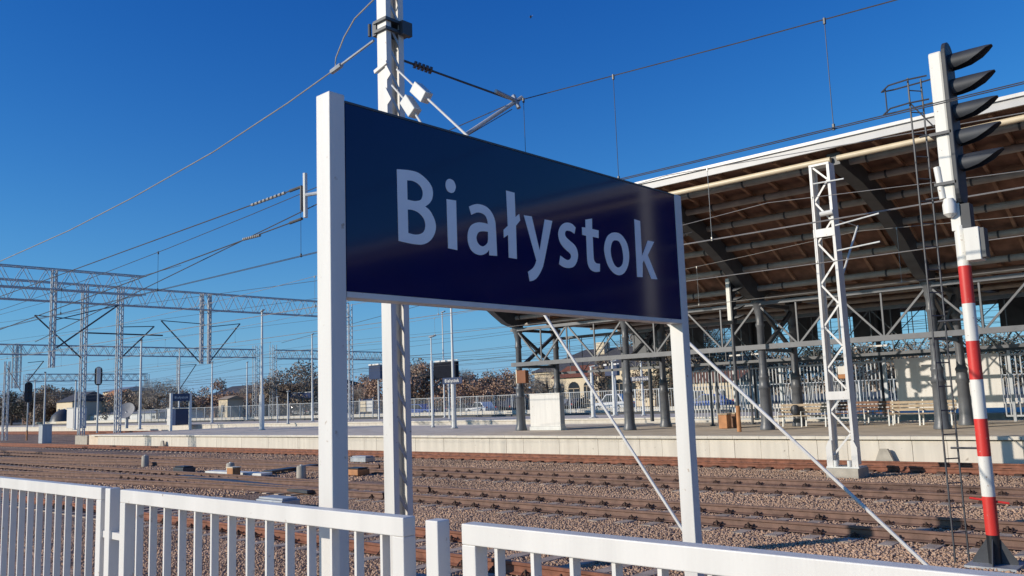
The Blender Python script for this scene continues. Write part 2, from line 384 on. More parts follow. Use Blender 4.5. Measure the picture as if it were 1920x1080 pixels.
# ---- canopy
PROF = [(24.4, 9.42), (26.5, 9.28), (28.3, 8.8), (30.2, 7.95), (31.5, 7.2), (32.6, 6.55)]
def pz(y):
    if y >= 32.6: return 6.5
    for a, b in zip(PROF, PROF[1:]):
        if a[0] <= y <= b[0]: return a[1] + (b[1] - a[1]) * (y - a[0]) / (b[0] - a[0])
    return PROF[0][1]
CX0, CX1 = -29.5, 64.5
can = thing('platform_canopy', 'big old station canopy with dark arched ribs and brown timber underside', 'canopy', (-16, 34.1, 0.8))
YS = list(np.linspace(24.4, 32.6, 12)) + [33.4, 34.8, 38, 42, 47]
mb = MB()
for a, b in zip(YS, YS[1:]):
    za, zb = pz(a), pz(b)
    mb.hexa([(CX0, a, za), (CX1, a, za), (CX1, b, zb), (CX0, b, zb), (CX0, a, za + .12), (CX1, a, za + .12), (CX1, b, zb + .12), (CX0, b, zb + .12)])
mb.build('roof_deck', DECK, can)
def raft(x, side):
    mb = MB(); ys = np.linspace(24.6, 32.4, 9)
    if side: ys = np.array([33, 37, 42, 46.9])
    for a, b in zip(ys, ys[1:]):
        a, b = float(a), float(b)
        mb.hexa([(-.05, a, pz(a) - .14), (.05, a, pz(a) - .14), (.05, b, pz(b) - .14), (-.05, b, pz(b) - .14), (-.05, a, pz(a) - .004), (.05, a, pz(a) - .004), (.05, b, pz(b) - .004), (-.05, b, pz(b) - .004)])
    return mb
for side in (0, 1):
    m0 = raft(0, side); me = MB(); me.v = [(v[0], v[1] - 34.1, v[2] - .8) for v in m0.v]; me.f = m0.f
    me = me.mesh('rafter', RAFT)
    for x in np.arange(CX0 + .3, CX1, 1.0): put('rafter', me, can, (float(x), 34.1, .8))
for side in (0, 1):
    for y in (25.5, 27.05, 28.5, 29.9, 31.15, 32.3):
        yy = 33.5 + (y - 25.5) * 1.9 if side else y; z = pz(yy) - .27
        MB().tube((CX0, yy, z), (CX1, yy, z), .115, 10).build('purlin', PURL, can, smooth=True)
    # clamps round the purlins
clamp = MB()
for y in (25.5, 27.05, 28.5, 29.9, 31.15, 32.3):
    for x in np.arange(CX0 + .8, CX1, 2.0): clamp.tube((x - .03, y, pz(y) - .27), (x + .03, y, pz(y) - .27), .135, 10)
clamp.build('purlin_clamps', DGREY, can, kind='stuff')
for y, zo in ((24.32, 0), (47.08, -2.9)):
    s = 1 if y < 30 else -1
    MB().box(CX0, CX1, min(y - .03 * s, y + .05 * s), max(y - .03 * s, y + .05 * s), 9.27 + zo, 9.49 + zo).build('fascia', FASC, can)
    MB().box(CX0, CX1, min(y - .10 * s, y + .02 * s), max(y - .10 * s, y + .02 * s), 9.493 + zo, 9.585 + zo).build('roof_edge', WHITE, can)
gy = 24.62
for a, b in [(CX0, -22.9), (-22.75, -16.2), (-16.05, -9.45), (-9.25, -2.9), (-2.75, 64.4)]:
    MB().tube((a, gy, 9.02), (b, gy, 9.02), .085, 10).build('gutter', GUTT, can, smooth=True)
COLX = [-29.2, -22.6, -15.95, -9.4, -2.8, 3.8] + [10.4 + 6.6 * i for i in range(9)]
colprof = [(.30, 0), (.30, .08), (.26, .2), (.24, .3), (.205, 1.55), (.24, 1.6), (.25, 1.68), (.21, 1.74), (.20, 2.02), (.22, 2.06), (.22, 2.12), (.17, 2.2), (.155, 2.4),
           (.145, 4.1), (.18, 4.16), (.18, 4.24), (.15, 4.3), (.155, 4.6), (.20, 4.75), (.20, 4.86), (.27, 5.0), (.30, 5.08), (.30, 5.2)]
colm = MB().lathe((0, 0, 0), colprof, 18).mesh('column', MGREY, smooth=True)
ribm = {}
for x in COLX:
    for y in (32.6, 35.6): put('column', colm, can, (x, y, .8))
    MB().tube((x + 1, 43, .8), (x + 1, 43, 6.2), .11, 10).build('rear_post', DGREY, can)
    for q0, q1 in ((x - .2, x + 2.1), (x + 3.4, x + 4.6)): MB().box(q0, q1, 43.15, 43.22, 4.7, 6.3).build('dark_infill', DGREY, can)  # dark boards added only to close off bright sky between the rear posts
    for side in (0, 1):
        pts = [(24.7, 9.1, .12), (26.5, 8.98, .2), (28.3, 8.48, .26), (30.0, 7.66, .3), (31.2, 6.9, .34), (31.9, 6.35, .38), (32.45, 6.0, .42)]
        lo = [(32.25, 5.99), (31.6, 6.15), (30.9, 6.55), (29.85, 7.2), (28.2, 8.0), (26.5, 8.56), (24.7, 8.86)]
        hi = [(24.7, 9.22), (26.5, 9.12), (28.3, 8.64), (30.2, 7.80), (31.5, 7.05), (32.75, 6.42), (32.8, 5.99)]
        pl = hi + lo
        if side: pl = [(35.5, 6.0), (37.2, 6.22), (46.9, 6.22), (46.9, 6.38), (35.5, 6.38)]
        MB().prism([(x - .19, a, b) for a, b in pl], (.38, 0, 0)).build('arched_rib', DGREY, can)
    # arched plate between the two columns
    arc = [(32.8, 6.0)] + [(34.1 - 1.15 * math.cos(t), 6.0 + .42 * math.sin(t)) for t in np.linspace(0.15, math.pi - .15, 9)] + [(35.4, 6.0), (35.4, 6.49), (32.8, 6.49)]
    MB().prism([(x - .08, a, b) for a, b in arc], (.16, 0, 0)).build('arched_plate', DGREY, can)
    for a, b in (((x, 32.8, 5.65), (x, 35.4, 4.05)), ((x + .07, 32.8, 4.05), (x + .07, 35.4, 5.65))):
        MB().beam(a, b, .12, .16).build('cross_brace', DGREY, can)
    MB().beam((x, 32.6, 5.85), (x, 35.6, 5.85), .12, .14).build('cross_tie', DGREY, can)
    MB().beam((x, 32.6, 4.0), (x, 35.6, 4.0), .12, .14).build('cross_tie', DGREY, can)
for y, zt, zb, m in ((32.45, 5.86, 4.1, TRUSSG), (35.75, 5.5, 3.66, MGREY), (43.0, 6.1, 4.6, DGREY)):
    MB().box(CX0, CX1, y - .09, y + .09, zt - .07, zt + .07).build('truss_chord', m, can)
    MB().box(CX0, CX1, y - (.12 if y < 33 else .05), y + (.12 if y < 33 else .05), zb - (.10 if y < 33 else .06), zb + (.10 if y < 33 else .06)).build('truss_chord', m, can)
    for x0, x1 in zip(COLX, COLX[1:]):
        w = x1 - x0
        for f in ((.25, .5, .75) if y < 33 else (.125, .25, .375, .5, .625, .75, .875)): MB().beam((x0 + w * f, y, zb), (x0 + w * f, y, zt), .06 if y < 33 else .03, .06 if y < 33 else .03).build('truss_upright', m, can)
        for f0, f1, t0 in ((0, .25, 1), (.5, .25, 1), (.5, .75, 1), (1, .75, 1)):
            MB().beam((x0 + w * f0, y + .03, zt), (x0 + w * f1, y + .03, zb), .07 if y < 33 else .035, .07 if y < 33 else .035).build('truss_diagonal', m, can)
# service rail under the rear row, and light fittings between the columns
MB().box(-21, CX1, 39.4, 39.6, 3.62, 3.82).build('service_beam', DGREY, can)
svc = MB()
for x in np.arange(-21, CX1, 1.1):
    svc.beam((x, 39.5, 3.72), (x + .55, 39.5, 4.45), .05, .05); svc.beam((x + .55, 39.5, 4.45), (x + 1.1, 39.5, 3.72), .05, .05)
svc.box(-21, CX1, 39.46, 39.54, 4.42, 4.49); svc.build('service_lattice', DGREY, can, kind='stuff')
for i, x in enumerate((-21.5, -19.0, -17.9, -13.4, -12.6, -7.2, -6.5)):
    MB().box(x - .35, x + .35, 36.2, 36.32, 3.97, 4.04).build('lamp_tube', WHITE, can)

# ---- white cabinet, benches, screen, bins on the platform
t = thing('white_cabinet', 'white box cabinet standing on the platform by the first canopy column', 'cabinet', (-27.7, 33.4, .8))
MB().box(-28.66, -26.72, 32.7, 33.05, .98, 2.55).build('body', WHITE, t, bevel=.01)
MB().box(-28.70, -26.69, 32.67, 33.08, .8, .977).build('base', WHITE2, t)
MB().box(-28.68, -26.70, 32.68, 33.07, 2.553, 2.60).build('lid', WHITE, t)
MB().box(-26.717, -26.70, 32.76, 33.0, 1.1, 2.45).build('side_door', LGREY, t)

def bench(x0, x1, y, label, wood, frame):
    t = thing('platform_bench', label, 'bench', ((x0 + x1) / 2, y, .8), 'benches under the canopy')
    for i in range(3): MB().box(x0 + .05, x1 - .05, y - .42 + i * .15, y - .30 + i * .15, 1.24, 1.28).build('seat_slat', wood, t)
    for i in range(3): MB().box(x0, x1, y + .06 + i * .02, y + .09 + i * .02, 1.36 + i * .14, 1.46 + i * .14).build('back_slat', wood, t)
    for x in (x0 + .08, (x0 + x1) / 2, x1 - .08):
        mb = MB(); mb.beam((x, y - .42, .8), (x, y - .38, 1.24), .05, .05); mb.beam((x, y + .02, .8), (x, y + .16, 1.78), .05, .05)
        mb.beam((x, y - .42, 1.21), (x, y + .06, 1.21), .05, .04); mb.beam((x, y - .42, 1.42), (x, y + .06, 1.42), .04, .03); mb.beam((x, y - .42, 1.24), (x, y - .42, 1.42), .03, .03)
        mb.build('frame', frame, t)
bench(-16.5, -14.3, 35.0, 'beige wooden bench left of the lattice mast', WOOD, WHITE2)
bench(-12.2, -9.75, 35.7, 'beige wooden bench in front of the white boards', WOOD, WHITE2)
bench(-15.0, -12.4, 37.4, 'brown wooden bench behind the lattice mast', BRWOOD, WHITE2)
t = thing('backpack', 'dark bag lying on the left beige bench', 'bag', (-15.75, 34.85, 1.30))
MB().lathe((-15.75, 34.85, 1.30), [(.14, 0), (.19, .08), (.19, .25), (.15, .36), (.06, .41)], 10).build('bag_body', DGREY, t, smooth=True)
MB().path([(-15.83, 34.68, 1.62), (-15.85, 34.6, 1.5), (-15.83, 34.66, 1.36)], .015, 5).build('strap', BLACK, t)

scr = thing('picket_screen', 'tall screen of pale grey vertical bars on the island platform', 'screen', (-14, 38.5, .8))
brm = MB().box(-.022, .022, -.02, .02, .22, 2.62).mesh('screen_bar', LGREY)
x = -22.8
while x < 25:
    if not (-12.75 < x < -8.75) and abs(((x + 22.8) % 2.4)) > .1: put('screen_bar', brm, scr, (x, 38.5, .8))
    x += .17
for a, b in ((-22.8, -12.8), (-8.7, 25)):
    for z in (1.02, 3.42): MB().box(a, b, 38.46, 38.54, z - .035, z + .035).build('screen_rail', LGREY, scr)
for x in np.arange(-22.8, 25, 2.4):
    if not (-12.6 < x < -8.8): MB().box(x - .05, x + .05, 38.44, 38.56, .8, 3.6).build('screen_post', GALV, scr)
for a, b in ((-12.78, -11.0), (-10.78, -8.75)): MB().box(a, b, 38.45, 38.52, 1.35, 3.5).build('white_board', WHITE, scr)
MB().box(-10.98, -10.8, 38.42, 38.54, .8, 3.55).build('screen_post', GALV, scr)
t = thing('ticket_machine', 'small white and orange box hanging on the screen', 'box', (-14.9, 38.3, 2.6))
MB().box(-15.15, -14.65, 38.2, 38.42, 2.95, 3.3).build('body', WHITE, t); MB().box(-15.15, -14.65, 38.2, 38.42, 2.75, 2.945).build('lower_panel', ORANGE, t)
for px, yy, l in ((1360, 33.8, 'small orange and beige litter bin by the dark pole'), (1376, 34.6, 'reddish brown litter bin behind the beige one')):
    p = at(px, 800, Y=yy); t = thing('litter_bin', l, 'bin', (p.x, yy, .8))
    MB().box(p.x - .2, p.x + .2, yy - .2, yy + .2, .8, 1.38).build('body', ORANGE if px < 1370 else BRWOOD, t, bevel=.02)
    MB().box(p.x - .22, p.x + .22, yy - .22, yy + .22, 1.383, 1.44).build('lid', WOOD, t)
for px, yb, yy in ((1349, 700, 36.0), (1337, 720, 36.6), (1412, 700, 37.8)):
    p = at(px, 800, Y=yy); t = thing('grey_post', 'thin %s post under the canopy %s' % (('dark grey', 'by the litter bins') if px == 1349 else ('mid grey', 'left of the bins') if px == 1337 else ('grey', 'in front of the bar screen')), 'post', (p.x, yy, .8))
    MB().tube((p.x, yy, .8), (p.x, yy, 3.7), .06, 8).build('shaft', MGREY, t); MB().tube((p.x, yy, .8), (p.x, yy, .86), .13, 10).build('base_plate', DGREY, t)

A, B = at(971, 695, Y=32.3), at(988, 718, Y=32.3); t = thing('brown_box', 'rusty brown box fixed beside the first canopy column', 'box', (A.x, 32.3, B.z))
MB().box(A.x, B.x, 32.2, 32.45, B.z, A.z).build('box_body', mat('rust_brown_board', (0.24, 0.10, 0.05), .8), t); MB().box(A.x - .06, A.x - .003, 32.2, 32.45, B.z, A.z + .05).build('side_strip', GUTT, t)
for px, l in ((977, 'dark square post beside the first canopy column'), (1177, 'dark square post beside the third canopy column seen under the sign')):
    p = at(px, 806, Y=32.75); t = thing('square_post', l, 'post', (p.x, 32.75, .8)); MB().box(p.x - .09, p.x + .09, 32.66, 32.84, .8, 5.9 if px < 1000 else 4.3).build('shaft', DGREY, t); MB().box(p.x - .15, p.x + .15, 32.6, 32.9, .8, .9).build('foot', DGREY, t)
# ------------------------------------------------------------------ the big name sign
XR = [(742.0, 358.0)]
LET = {
'B': [[(132,92,1),(190,96),(270,105),(340,125),(400,165),(450,215),(485,270),(497,330),(490,390),(465,435),(420,470,1),(465,510),(500,570),(522,630),(527,690),(515,745),(485,800),(440,838),(390,855),(340,855),(270,845),(150,818,1)],
      [(235,205,1),(290,210),(340,235),(378,275),(395,325),(390,375),(370,405),(325,415),(290,412),(240,400,1)],
      [(242,500,1),(290,505),(340,525),(390,570),(417,625),(420,680),(405,725),(370,748),(325,755),(290,750),(248,738,1)]],
'i': [[(627,235),(640,202),(665,190),(700,205),(722,240),(728,280),(715,318),(690,333),(655,320),(632,285)], [(635,395,1),(732,410,1),(745,912,1),(652,893,1)]],
'a': [[(107,255,1),(150,236),(200,230),(260,245),(310,280),(350,340),(372,410),(380,500),(392,755,1),(312,748,1),(312,690,1),(290,720),(250,742),(210,745),(160,725),(120,680),(97,610),(95,530),(115,465),(150,430),(200,415),(245,418),(298,430,1),(292,390),(270,345),(235,322),(190,315),(130,338,1)],
      [(300,510,1),(250,505),(205,515),(183,560),(190,610),(215,645),(250,658),(285,635),(300,600)]],
'l': [[(482,92,1),(568,115,1),(577,362,1),(615,328,1),(625,395,1),(582,450,1),(592,785,1),(510,772,1),(503,540,1),(460,572,1),(458,490,1),(500,450,1)]],
'y': [[(662,342,1),(742,355,1),(822,700,1),(873,385,1),(950,400,1),(870,800),(845,890),(800,970),(760,1002),(722,1012,1),(705,915,1),(750,882),(775,845),(790,800,1)]],
's': [[(238,280,1),(200,240),(150,223),(100,235),(60,280),(43,350),(55,420),(85,480),(130,530),(170,565),(187,595),(180,630),(150,645),(115,630),(68,595,1),(52,690,1),(100,722),(160,735),(215,720),(250,670),(265,600),(255,530),(225,475),(170,425),(130,385),(118,350),(130,318),(160,315),(190,325),(225,350,1)]],
't': [[(348,190,1),(422,178,1),(424,295,1),(497,312,1),(497,398,1),(430,383,1),(440,600),(448,650),(470,680),(512,688,1),(510,775,1),(460,778),(410,755),(380,700),(368,620),(358,372,1),(313,360,1),(310,275,1),(350,280,1)]],
'o': [[(690,335),(740,352),(785,400),(820,470),(838,560),(838,650),(820,730),(785,790),(740,815),(695,808),(650,775),(605,710),(575,620),(560,530),(568,450),(595,380),(640,342)],
      [(690,423),(725,435),(755,490),(770,560),(775,630),(765,690),(740,722),(710,728),(680,705),(655,655),(637,590),(633,520),(645,455),(665,428)]],
'k': [[(898,185,1),(963,205,1),(985,600,1),(1050,425,1),(1122,440,1),(1050,590,1),(1158,862,1),(1090,858,1),(1005,645,1),(992,680,1),(992,838,1),(930,835,1)]]}
ORG = {'B': (720, 300, 5.4), 'i': (720, 300, 5.4), 'a': (860, 340, 5.4), 'l': (860, 340, 5.4), 'y': (860, 340, 5.4), 's': (1040, 380, 6.), 't': (1040, 380, 6.), 'o': (1040, 380, 6.), 'k': (1040, 380, 6.)}
def outline(pts, n=5):
    """smooth through the points, sharp at the ones flagged"""
    P = [(Vector((p[0], p[1])), len(p) > 2) for p in pts]; m = len(P); out = []
    for i in range(m):
        p0, c0 = P[i]; p1, c1 = P[(i + 1) % m]; pm = P[i - 1][0]; pn = P[(i + 2) % m][0]
        out.append(p0)
        if c0 and c1: continue
        t0 = (p1 - p0) if c0 else (p1 - pm) * .5; t1 = (p1 - p0) if c1 else (pn - p0) * .5
        for k in range(1, n):
            s = k / n; out.append((2*s**3-3*s*s+1)*p0 + (s**3-2*s*s+s)*t0 + (-2*s**3+3*s*s)*p1 + (s**3-s*s)*t1)
    return out
SX = -3.60                       # face plane of the sign (it looks along +X)
GLYPH = {}                       # letters as (y, z) outlines on the sign's face, metres
for k, loops in LET.items():
    ox, oy, sc_ = ORG[k]; GLYPH[k] = []
    for lp in loops:
        GLYPH[k].append([(lambda q: (q.y, q.z))(at(ox + p.x / sc_, oy + p.y / sc_, X=SX)) for p in outline(lp)])
def glyph_mesh(name, loops, tf, m, depth=.0012):
    cu = bpy.data.curves.new('g', 'CURVE'); cu.dimensions = '2D'; cu.fill_mode = 'BOTH'; cu.extrude = depth
    for lp in loops:
        sp = cu.splines.new('POLY'); sp.points.add(len(lp) - 1); sp.use_cyclic_u = True
        for i, (a, b) in enumerate(lp): sp.points[i].co = (a, b, 0, 1)
    o = bpy.data.objects.new('g', cu); COL.objects.link(o)
    dg = bpy.context.evaluated_depsgraph_get(); me = bpy.data.meshes.new_from_object(o.evaluated_get(dg))
    bpy.data.objects.remove(o); bpy.data.curves.remove(cu)
    for v in me.vertices: v.co = tf(v.co)
    me.name = name; me.materials.clear(); me.materials.append(m); return me
sg = thing('station_name_sign', 'large dark blue station name board on two tall white posts', 'sign', (-3.66, 4.4, 0))
ZB, ZT = 2.92, 3.965
MB().box(-3.705, SX - .004, 2.705, 5.995, ZB + .02, ZT - .01).build('board', SIGNBLUE, sg)
MB().box(-3.715, SX - .001, 2.703, 5.997, ZB - .012, ZB + .018).build('bottom_trim', WHITE, sg)
MB().box(-3.715, SX - .001, 2.703, 5.997, ZT - .008, ZT + .004).build('top_trim', DGREY, sg)
for y0, y1, zt in ((2.60, 2.70, 4.0), (6.0, 6.10, 3.97)):
    MB().box(-3.72, SX, y0, y1, 0, zt).build('post', WHITE, sg, bevel=.006)
    MB().box(-3.80, -3.52, y0 - .08, y1 + .08, 0, .03).build('base_plate', GALV, sg)
for c, k in zip('BIALYSTOK', ['B', 'i', 'a', 'l', 'y', 's', 't', 'o', 'k']):
    me = glyph_mesh('letter', GLYPH[k], lambda c: Vector((SX - .0025 + (c.z) * 1.0, c.x, c.y)) - Vector((-3.66, 4.4, 0)), LETTER)
    o = bpy.data.objects.new('letter', me); COL.objects.link(o); o.parent = sg
cyg = sum(p[0] for lp in GLYPH['y'] for p in lp) / len(GLYPH['y'][0]); czg = 3.45
def small_name(parent, c, ydir, w, m=LETTER):
    """the same station name in small on a far sign; c centre, ydir = unit direction of reading, w width"""
    ys = [p[0] for k in GLYPH for lp in GLYPH[k] for p in lp]; y0, y1 = min(ys), max(ys); s = w / (y1 - y0); yc = (y0 + y1) / 2
    nrm = Vector((ydir[1], -ydir[0], 0))
    base = wl(parent)
    for k in GLYPH:
        me = glyph_mesh('letter', GLYPH[k], lambda q: Vector(c) + Vector((ydir[0], ydir[1], 0)) * ((q.x - yc) * s) + Vector((0, 0, (q.y - czg) * s)) + nrm * (q.z + .02) - base, m)
        o = bpy.data.objects.new('letter', me); COL.objects.link(o); o.parent = parent

# ------------------------------------------------------------------ white fence in front
fn = thing('platform_fence', 'white painted steel fence with flat upright bars along the platform edge', 'fence', (-4, 2.3, .8))
FW, FY0, FY1, FT, FB = .07, 2.28, 2.345, 1.90, .92
barm = MB().box(-.0075, .0075, -.02, .02, FB + .01 - .8, FT - .072 - .8).mesh('bar', WHITE)
def fpanel(x0, x1, bx):
    mb = MB(); mb.box(x0, x1, FY0, FY1, FT - .075, FT); mb.box(x0, x1, FY0, FY1, FB - .04, FB + .02)
    mb.box(x0, x0 + FW, FY0 + .0, FY1 - .0, FB + .0205, FT - .0755); mb.box(x1 - FW, x1, FY0, FY1, FB + .0205, FT - .0755)
    fr = mb.build('panel_frame', WHITE, fn, bevel=.004)
    x = bx
    while x > x0 + FW + .05:
        put('bar', barm, fr, (x, 2.315, .8)); x -= .1725
    x = bx + .1725
    while x < x1 - FW - .02:
        put('bar', barm, fr, (x, 2.315, .8)); x += .1725
fpanel(-8.4, -5.55, -5.80); fpanel(-5.28, -2.69, -5.09); fpanel(-2.36, .55, -2.20)
for x in (-5.455, -2.525, -8.55):
    MB().box(x - .035, x + .035, FY0, FY1, 0.5, FT).build('fence_post', WHITE, fn, bevel=.004)
for xa, xb in ((-5.552, -5.488), (-5.422, -5.278), (-2.692, -2.558), (-2.492, -2.358)):
    for z in (1.62, 1.05): MB().box(xa, xb, 2.295, 2.33, z - .02, z + .02).build('clamp', WHITE, fn)
MB().box(-8.6, .6, 2.19, 2.42, .3, .5).build('foot_beam', CONC, fn)

# ------------------------------------------------------------------ near mast with guys and cantilever
ms = thing('catenary_mast', 'tall white steel channel mast behind the left half of the name sign', 'mast', (-9, 7.6, 0))
for ya, yb in ((7.4, 7.49), (7.63, 7.72)):
    yw = (ya, ya + .012) if ya < 7.5 else (yb - .012, yb)
    mb = MB(); mb.box(-9.1, -8.9, yw[0], yw[1], 0.1, 11.5)
    a, b = (ya + .0125, yb) if ya < 7.5 else (ya, yb - .0125)
    mb.box(-8.912, -8.9, a, b, 0.1, 11.5); mb.box(-9.1, -9.088, a, b, 0.1, 11.5)
    mb.build('channel', WHITE, ms)
zz = .2
lac = []
while zz < 11:
    MB().beam((-9.094, 7.45, zz), (-9.094, 7.68, zz + .32), .045, .006, up=(1, 0, 0)).build('lacing_bar', WHITE, ms)
    MB().beam((-8.906, 7.68, zz), (-8.906, 7.45, zz + .32), .04, .006, up=(1, 0, 0)).build('lacing_bar', GALV, ms); zz += .34
MB().box(-9.3, -8.7, 7.3, 7.85, -.1, .10).build('foundation', CONC, ms)
mb = MB()
for z in (7.58, 7.72): mb.box(-9.14, -8.86, 7.36, 7.80, z - .02, z + .02)
mb.box(-8.88, -8.80, 7.62, 7.80, 7.54, 7.74); mb.box(-9.18, -9.1, 7.38, 7.5, 7.54, 7.74)
mb.tube((-9.24, 7.38, 7.56), (-9.24, 7.38, 7.74), .025); mb.build('clamp_band', DGREY, ms)
MB().beam((-9.14, 7.38, 7.0), (-8.87, 7.38, 7.07), .03, .05).build('bracket', WHITE, ms)
for z in (6.98, 6.62):
    MB().prism([(-8.92, 7.385, z - .08), (-8.92, 7.385, z + .10), (-8.80, 7.385, z - .10), (-8.88, 7.385, z - .16)], (0, .012, 0)).build('guy_plate', WHITE, ms)
g1a, g1b = Vector((-8.84, 7.4, 6.50)), at(1278, 990, Y=7.4); g2a, g2b = Vector((-8.82, 7.4, 6.93)), at(1297, 648, Y=7.4)
for i, (a, px, b) in enumerate(((at(735, 160, Y=7.4), at(770, 200, Y=7.4), g1b), (at(744, 130, Y=7.4), at(790, 174, Y=7.4), g2b))):
    g = thing('guy_wire', ('white guy rod from the mast down to the ground, steeper one' if i == 0 else 'white guy rod from the mast down to the ground, flatter one'), 'guy wire', a, 'guy rods of the white mast')
    d = (b - px).normalized(); e = px + d * ((0.0 - px.z) / d.z)
    MB().tube(a, px, .014, 8).build('upper_rod', WHITE, g)
    MB().tube(px, e, .016, 8).build('rod', WHITE, g)
    MB().beam(px - d * .15, px + d * .15, .14, .16).build('insulator_block', WHITE2, g, bevel=.012)
    MB().box(e.x - .3, e.x + .3, e.y - .25, e.y + .25, -.1, .1).build('anchor_block', CONC, g)
def insulator(mb, a, b, r=.05, n=5):
    a, b = Vector(a), Vector(b)
    for i in range(n):
        t = (i + .5) / n; c = a.lerp(b, t); d = (b - a) / n * .28; mb.tube(c - d, c + d, r, 8)
    mb.tube(a, b, r * .35, 6); return mb
def cantilever(name, label, base_hi, base_lo, tip, m=GALV, r=.028, parent=None, group='cantilever arms'):
    c = parent or thing(name, label, 'bracket arm', base_lo, group)
    bh, bl, tp = Vector(base_hi), Vector(base_lo), Vector(tip)
    ih = bh.lerp(tp, .10), bh.lerp(tp, .26)
    MB().tube(bh, ih[0], r * .6).tube(ih[1], tp, r * .55)
    mb_tie = MB().tube(bh, ih[0], r * .6).tube(ih[1], tp, r * .55); mb_tie.build('tie_rod', DGREY, c)
    MB().tube(bl, bl.lerp(tp, 1.06), r).build('arm_tube', m, c)
    insulator(MB(), ih[0], ih[1], r * 1.9).build('insulator', CERAM, c)
    return c
tip = Vector((-8.3, 9.42, 6.84))
c = cantilever('cantilever_arm', 'grey cantilever arm with black tie rod on the white mast', at(752, 112, Y=7.74), (-8.9, 7.74, 5.55), tip, m=LGREY, r=.03)
MB().tube(tip + Vector((0, -.45, .05)), tip + Vector((0, .05, 0)), .03).tube(tip + Vector((-.05, .0, .1)), tip + Vector((.05, 0, -.12)), .035).build('wire_clamp', GALV, c)
a = tip.lerp(Vector((-8.9, 7.78, 5.55)), .62)
MB().tube(tip + Vector((0, -.1, -.15)), a, .006).build('stay_wire', WIRE, c)
MB().tube((-8.9, 7.8, 5.8), (-8.2, 9.55, 5.35), .02).build('steady_arm', GALV, c)

# anchored wires on the left of the mast
def wirething(name, label, cat, pts, r, m, grp=None):
    o = MB().path(pts, r, 6).build(name, m); tag(o, label, cat, grp); return o
W0 = Vector((-9.2, 7.42, 7.5)); k1 = at(628, 130, Y=7.42)
lw = thing('anchor_wire', 'grey wire running from the white mast down to the far left', 'wire', W0)
mb = MB(); mb.path([k1] + [at(x, y, Y=7.42) for x, y in ((540, 193), (400, 285), (250, 370), (130, 432), (0, 490), (-150, 548), (-400, 640))], .011, 6); mb.build('wire', PALEWIRE, lw)
MB().tube(W0, k1, .018).build('insulated_rod', GALV, lw)
MB().tube(at(622, 135, Y=7.42), at(640, 122, Y=7.42), .04).build('wire_clamp', GALV, lw)
MB().path([k1, at(630, 108, Y=7.42), at(645, 70, Y=7.42), at(665, 35, Y=7.42), at(700, 0, Y=7.42), at(712, -20, Y=7.45)], .012, 6).build('jumper_cable', PALEWIRE, lw)
yk = thing('wire_yoke', 'pale steel yoke plate joining two wires just left of the sign post', 'wire fitting', at(572, 366, Y=7.6))
q = lambda x, y: at(x, y, Y=7.6)
MB().tube(q(572, 325), q(573, 408), .035).build('yoke_plate', WHITE2, yk); MB().beam(q(566, 350), q(566, 395), .03, .05).build('yoke_cheek', DGREY, yk)
MB().tube(q(572, 366), q(640, 355), .03).build('link', GALV, yk)
for a_, b_, iy in (((566, 350), (-60, 578), (0.04, .16)), ((566, 410), (-60, 640), (.13, .2))):
    A, B = q(*a_), q(*b_)
    k = MB(); k.tube(A, A.lerp(B, .02), .025); k.tube(A, B, .010, 6); k.build('wire', WIRE, yk)
    insulator(MB(), q(a_[0] - (30 if a_[1] < 400 else 78), a_[1] + (11 if a_[1] < 400 else 31)), q(a_[0] - (95 if a_[1] < 400 else 110), a_[1] + (35 if a_[1] < 400 else 39)), .026, 9).build('insulator', PALEWIRE, yk)

# ------------------------------------------------------------------ overhead lines (messenger, contact wires, droppers)
def overhead(yc, label, sup, zc=5.25, zs=6.85, zm=5.85, xend=14, m=WIRE, r=.008, drop_from=-60, double=True, droppers=None):
    t = thing('overhead_line', label, 'overhead line', (sup[-1], yc, 0), 'overhead lines above the tracks')
    pts = []
    for a, b in zip(sup, sup[1:]):
        for i in range(16):
            u = i / 16; x = a + (b - a) * u; pts.append((x, yc, zm + (zs - zm) * (2 * u - 1) ** 2))
    pts.append((sup[-1], yc, zs))
    def mz(x):
        for a, b in zip(sup, sup[1:]):
            if a <= x <= b: u = (x - a) / (b - a); return zm + (zs - zm) * (2 * u - 1) ** 2
        return zs
    MB().path(pts, r, 5).build('messenger_wire', m, t)
    for dy in ((-.03, .03) if double else (0,)):
        MB().path([(x, yc + dy, zc) for x in (sup[0], -40, -10, sup[-1])], r * .85, 5).build('contact_wire', m, t)
    ds = droppers if droppers is not None else [x for x in np.arange(drop_from, sup[-1], 6.5)]
    for x in ds:
        mb = MB(); mb.tube((x, yc, mz(x)), (x, yc, zc), .0045, 5); mb.tube((x, yc, mz(x) - .05), (x, yc, mz(x) + .02), .018, 6); mb.tube((x, yc, zc - .02), (x, yc, zc + .05), .018, 6)
        mb.build('dropper', m, t)
    return t
overhead(9.42, 'overhead line above the nearest track, passing over the name sign', [-128, -68, -8.3, 51.7], zs=6.84, zm=5.8, droppers=[-50, -44, -38, -32, -26, -20, -14, -8.15, -6.5, -3.55, -0.6], m=WIRE)
overhead(14.6, 'overhead line above the second track from the fence', [-128, -68, -8.9, 51], m=PALEWIRE, zs=6.7)
overhead(19.5, 'overhead line above the third track from the fence', [-128, -68, -9.1, 51], m=PALEWIRE, zs=6.9)
overhead(25.3, 'overhead line above the track beside the island platform', [-128, -68, -9.1, 51], m=PALEWIRE, zs=6.9)
overhead(43.2, 'overhead line behind the island platform, nearer one', [-190, -130, -72, -12, 40], zs=7.2, droppers=[], r=.012)
overhead(47.2, 'overhead line behind the island platform, farther one', [-190, -130, -72, -12, 40], zs=7.2, droppers=[], r=.012)
overhead(62.5, 'overhead line beyond the far platform', [-190, -130, -72, -12, 40], zs=7.4, droppers=[], r=.014)
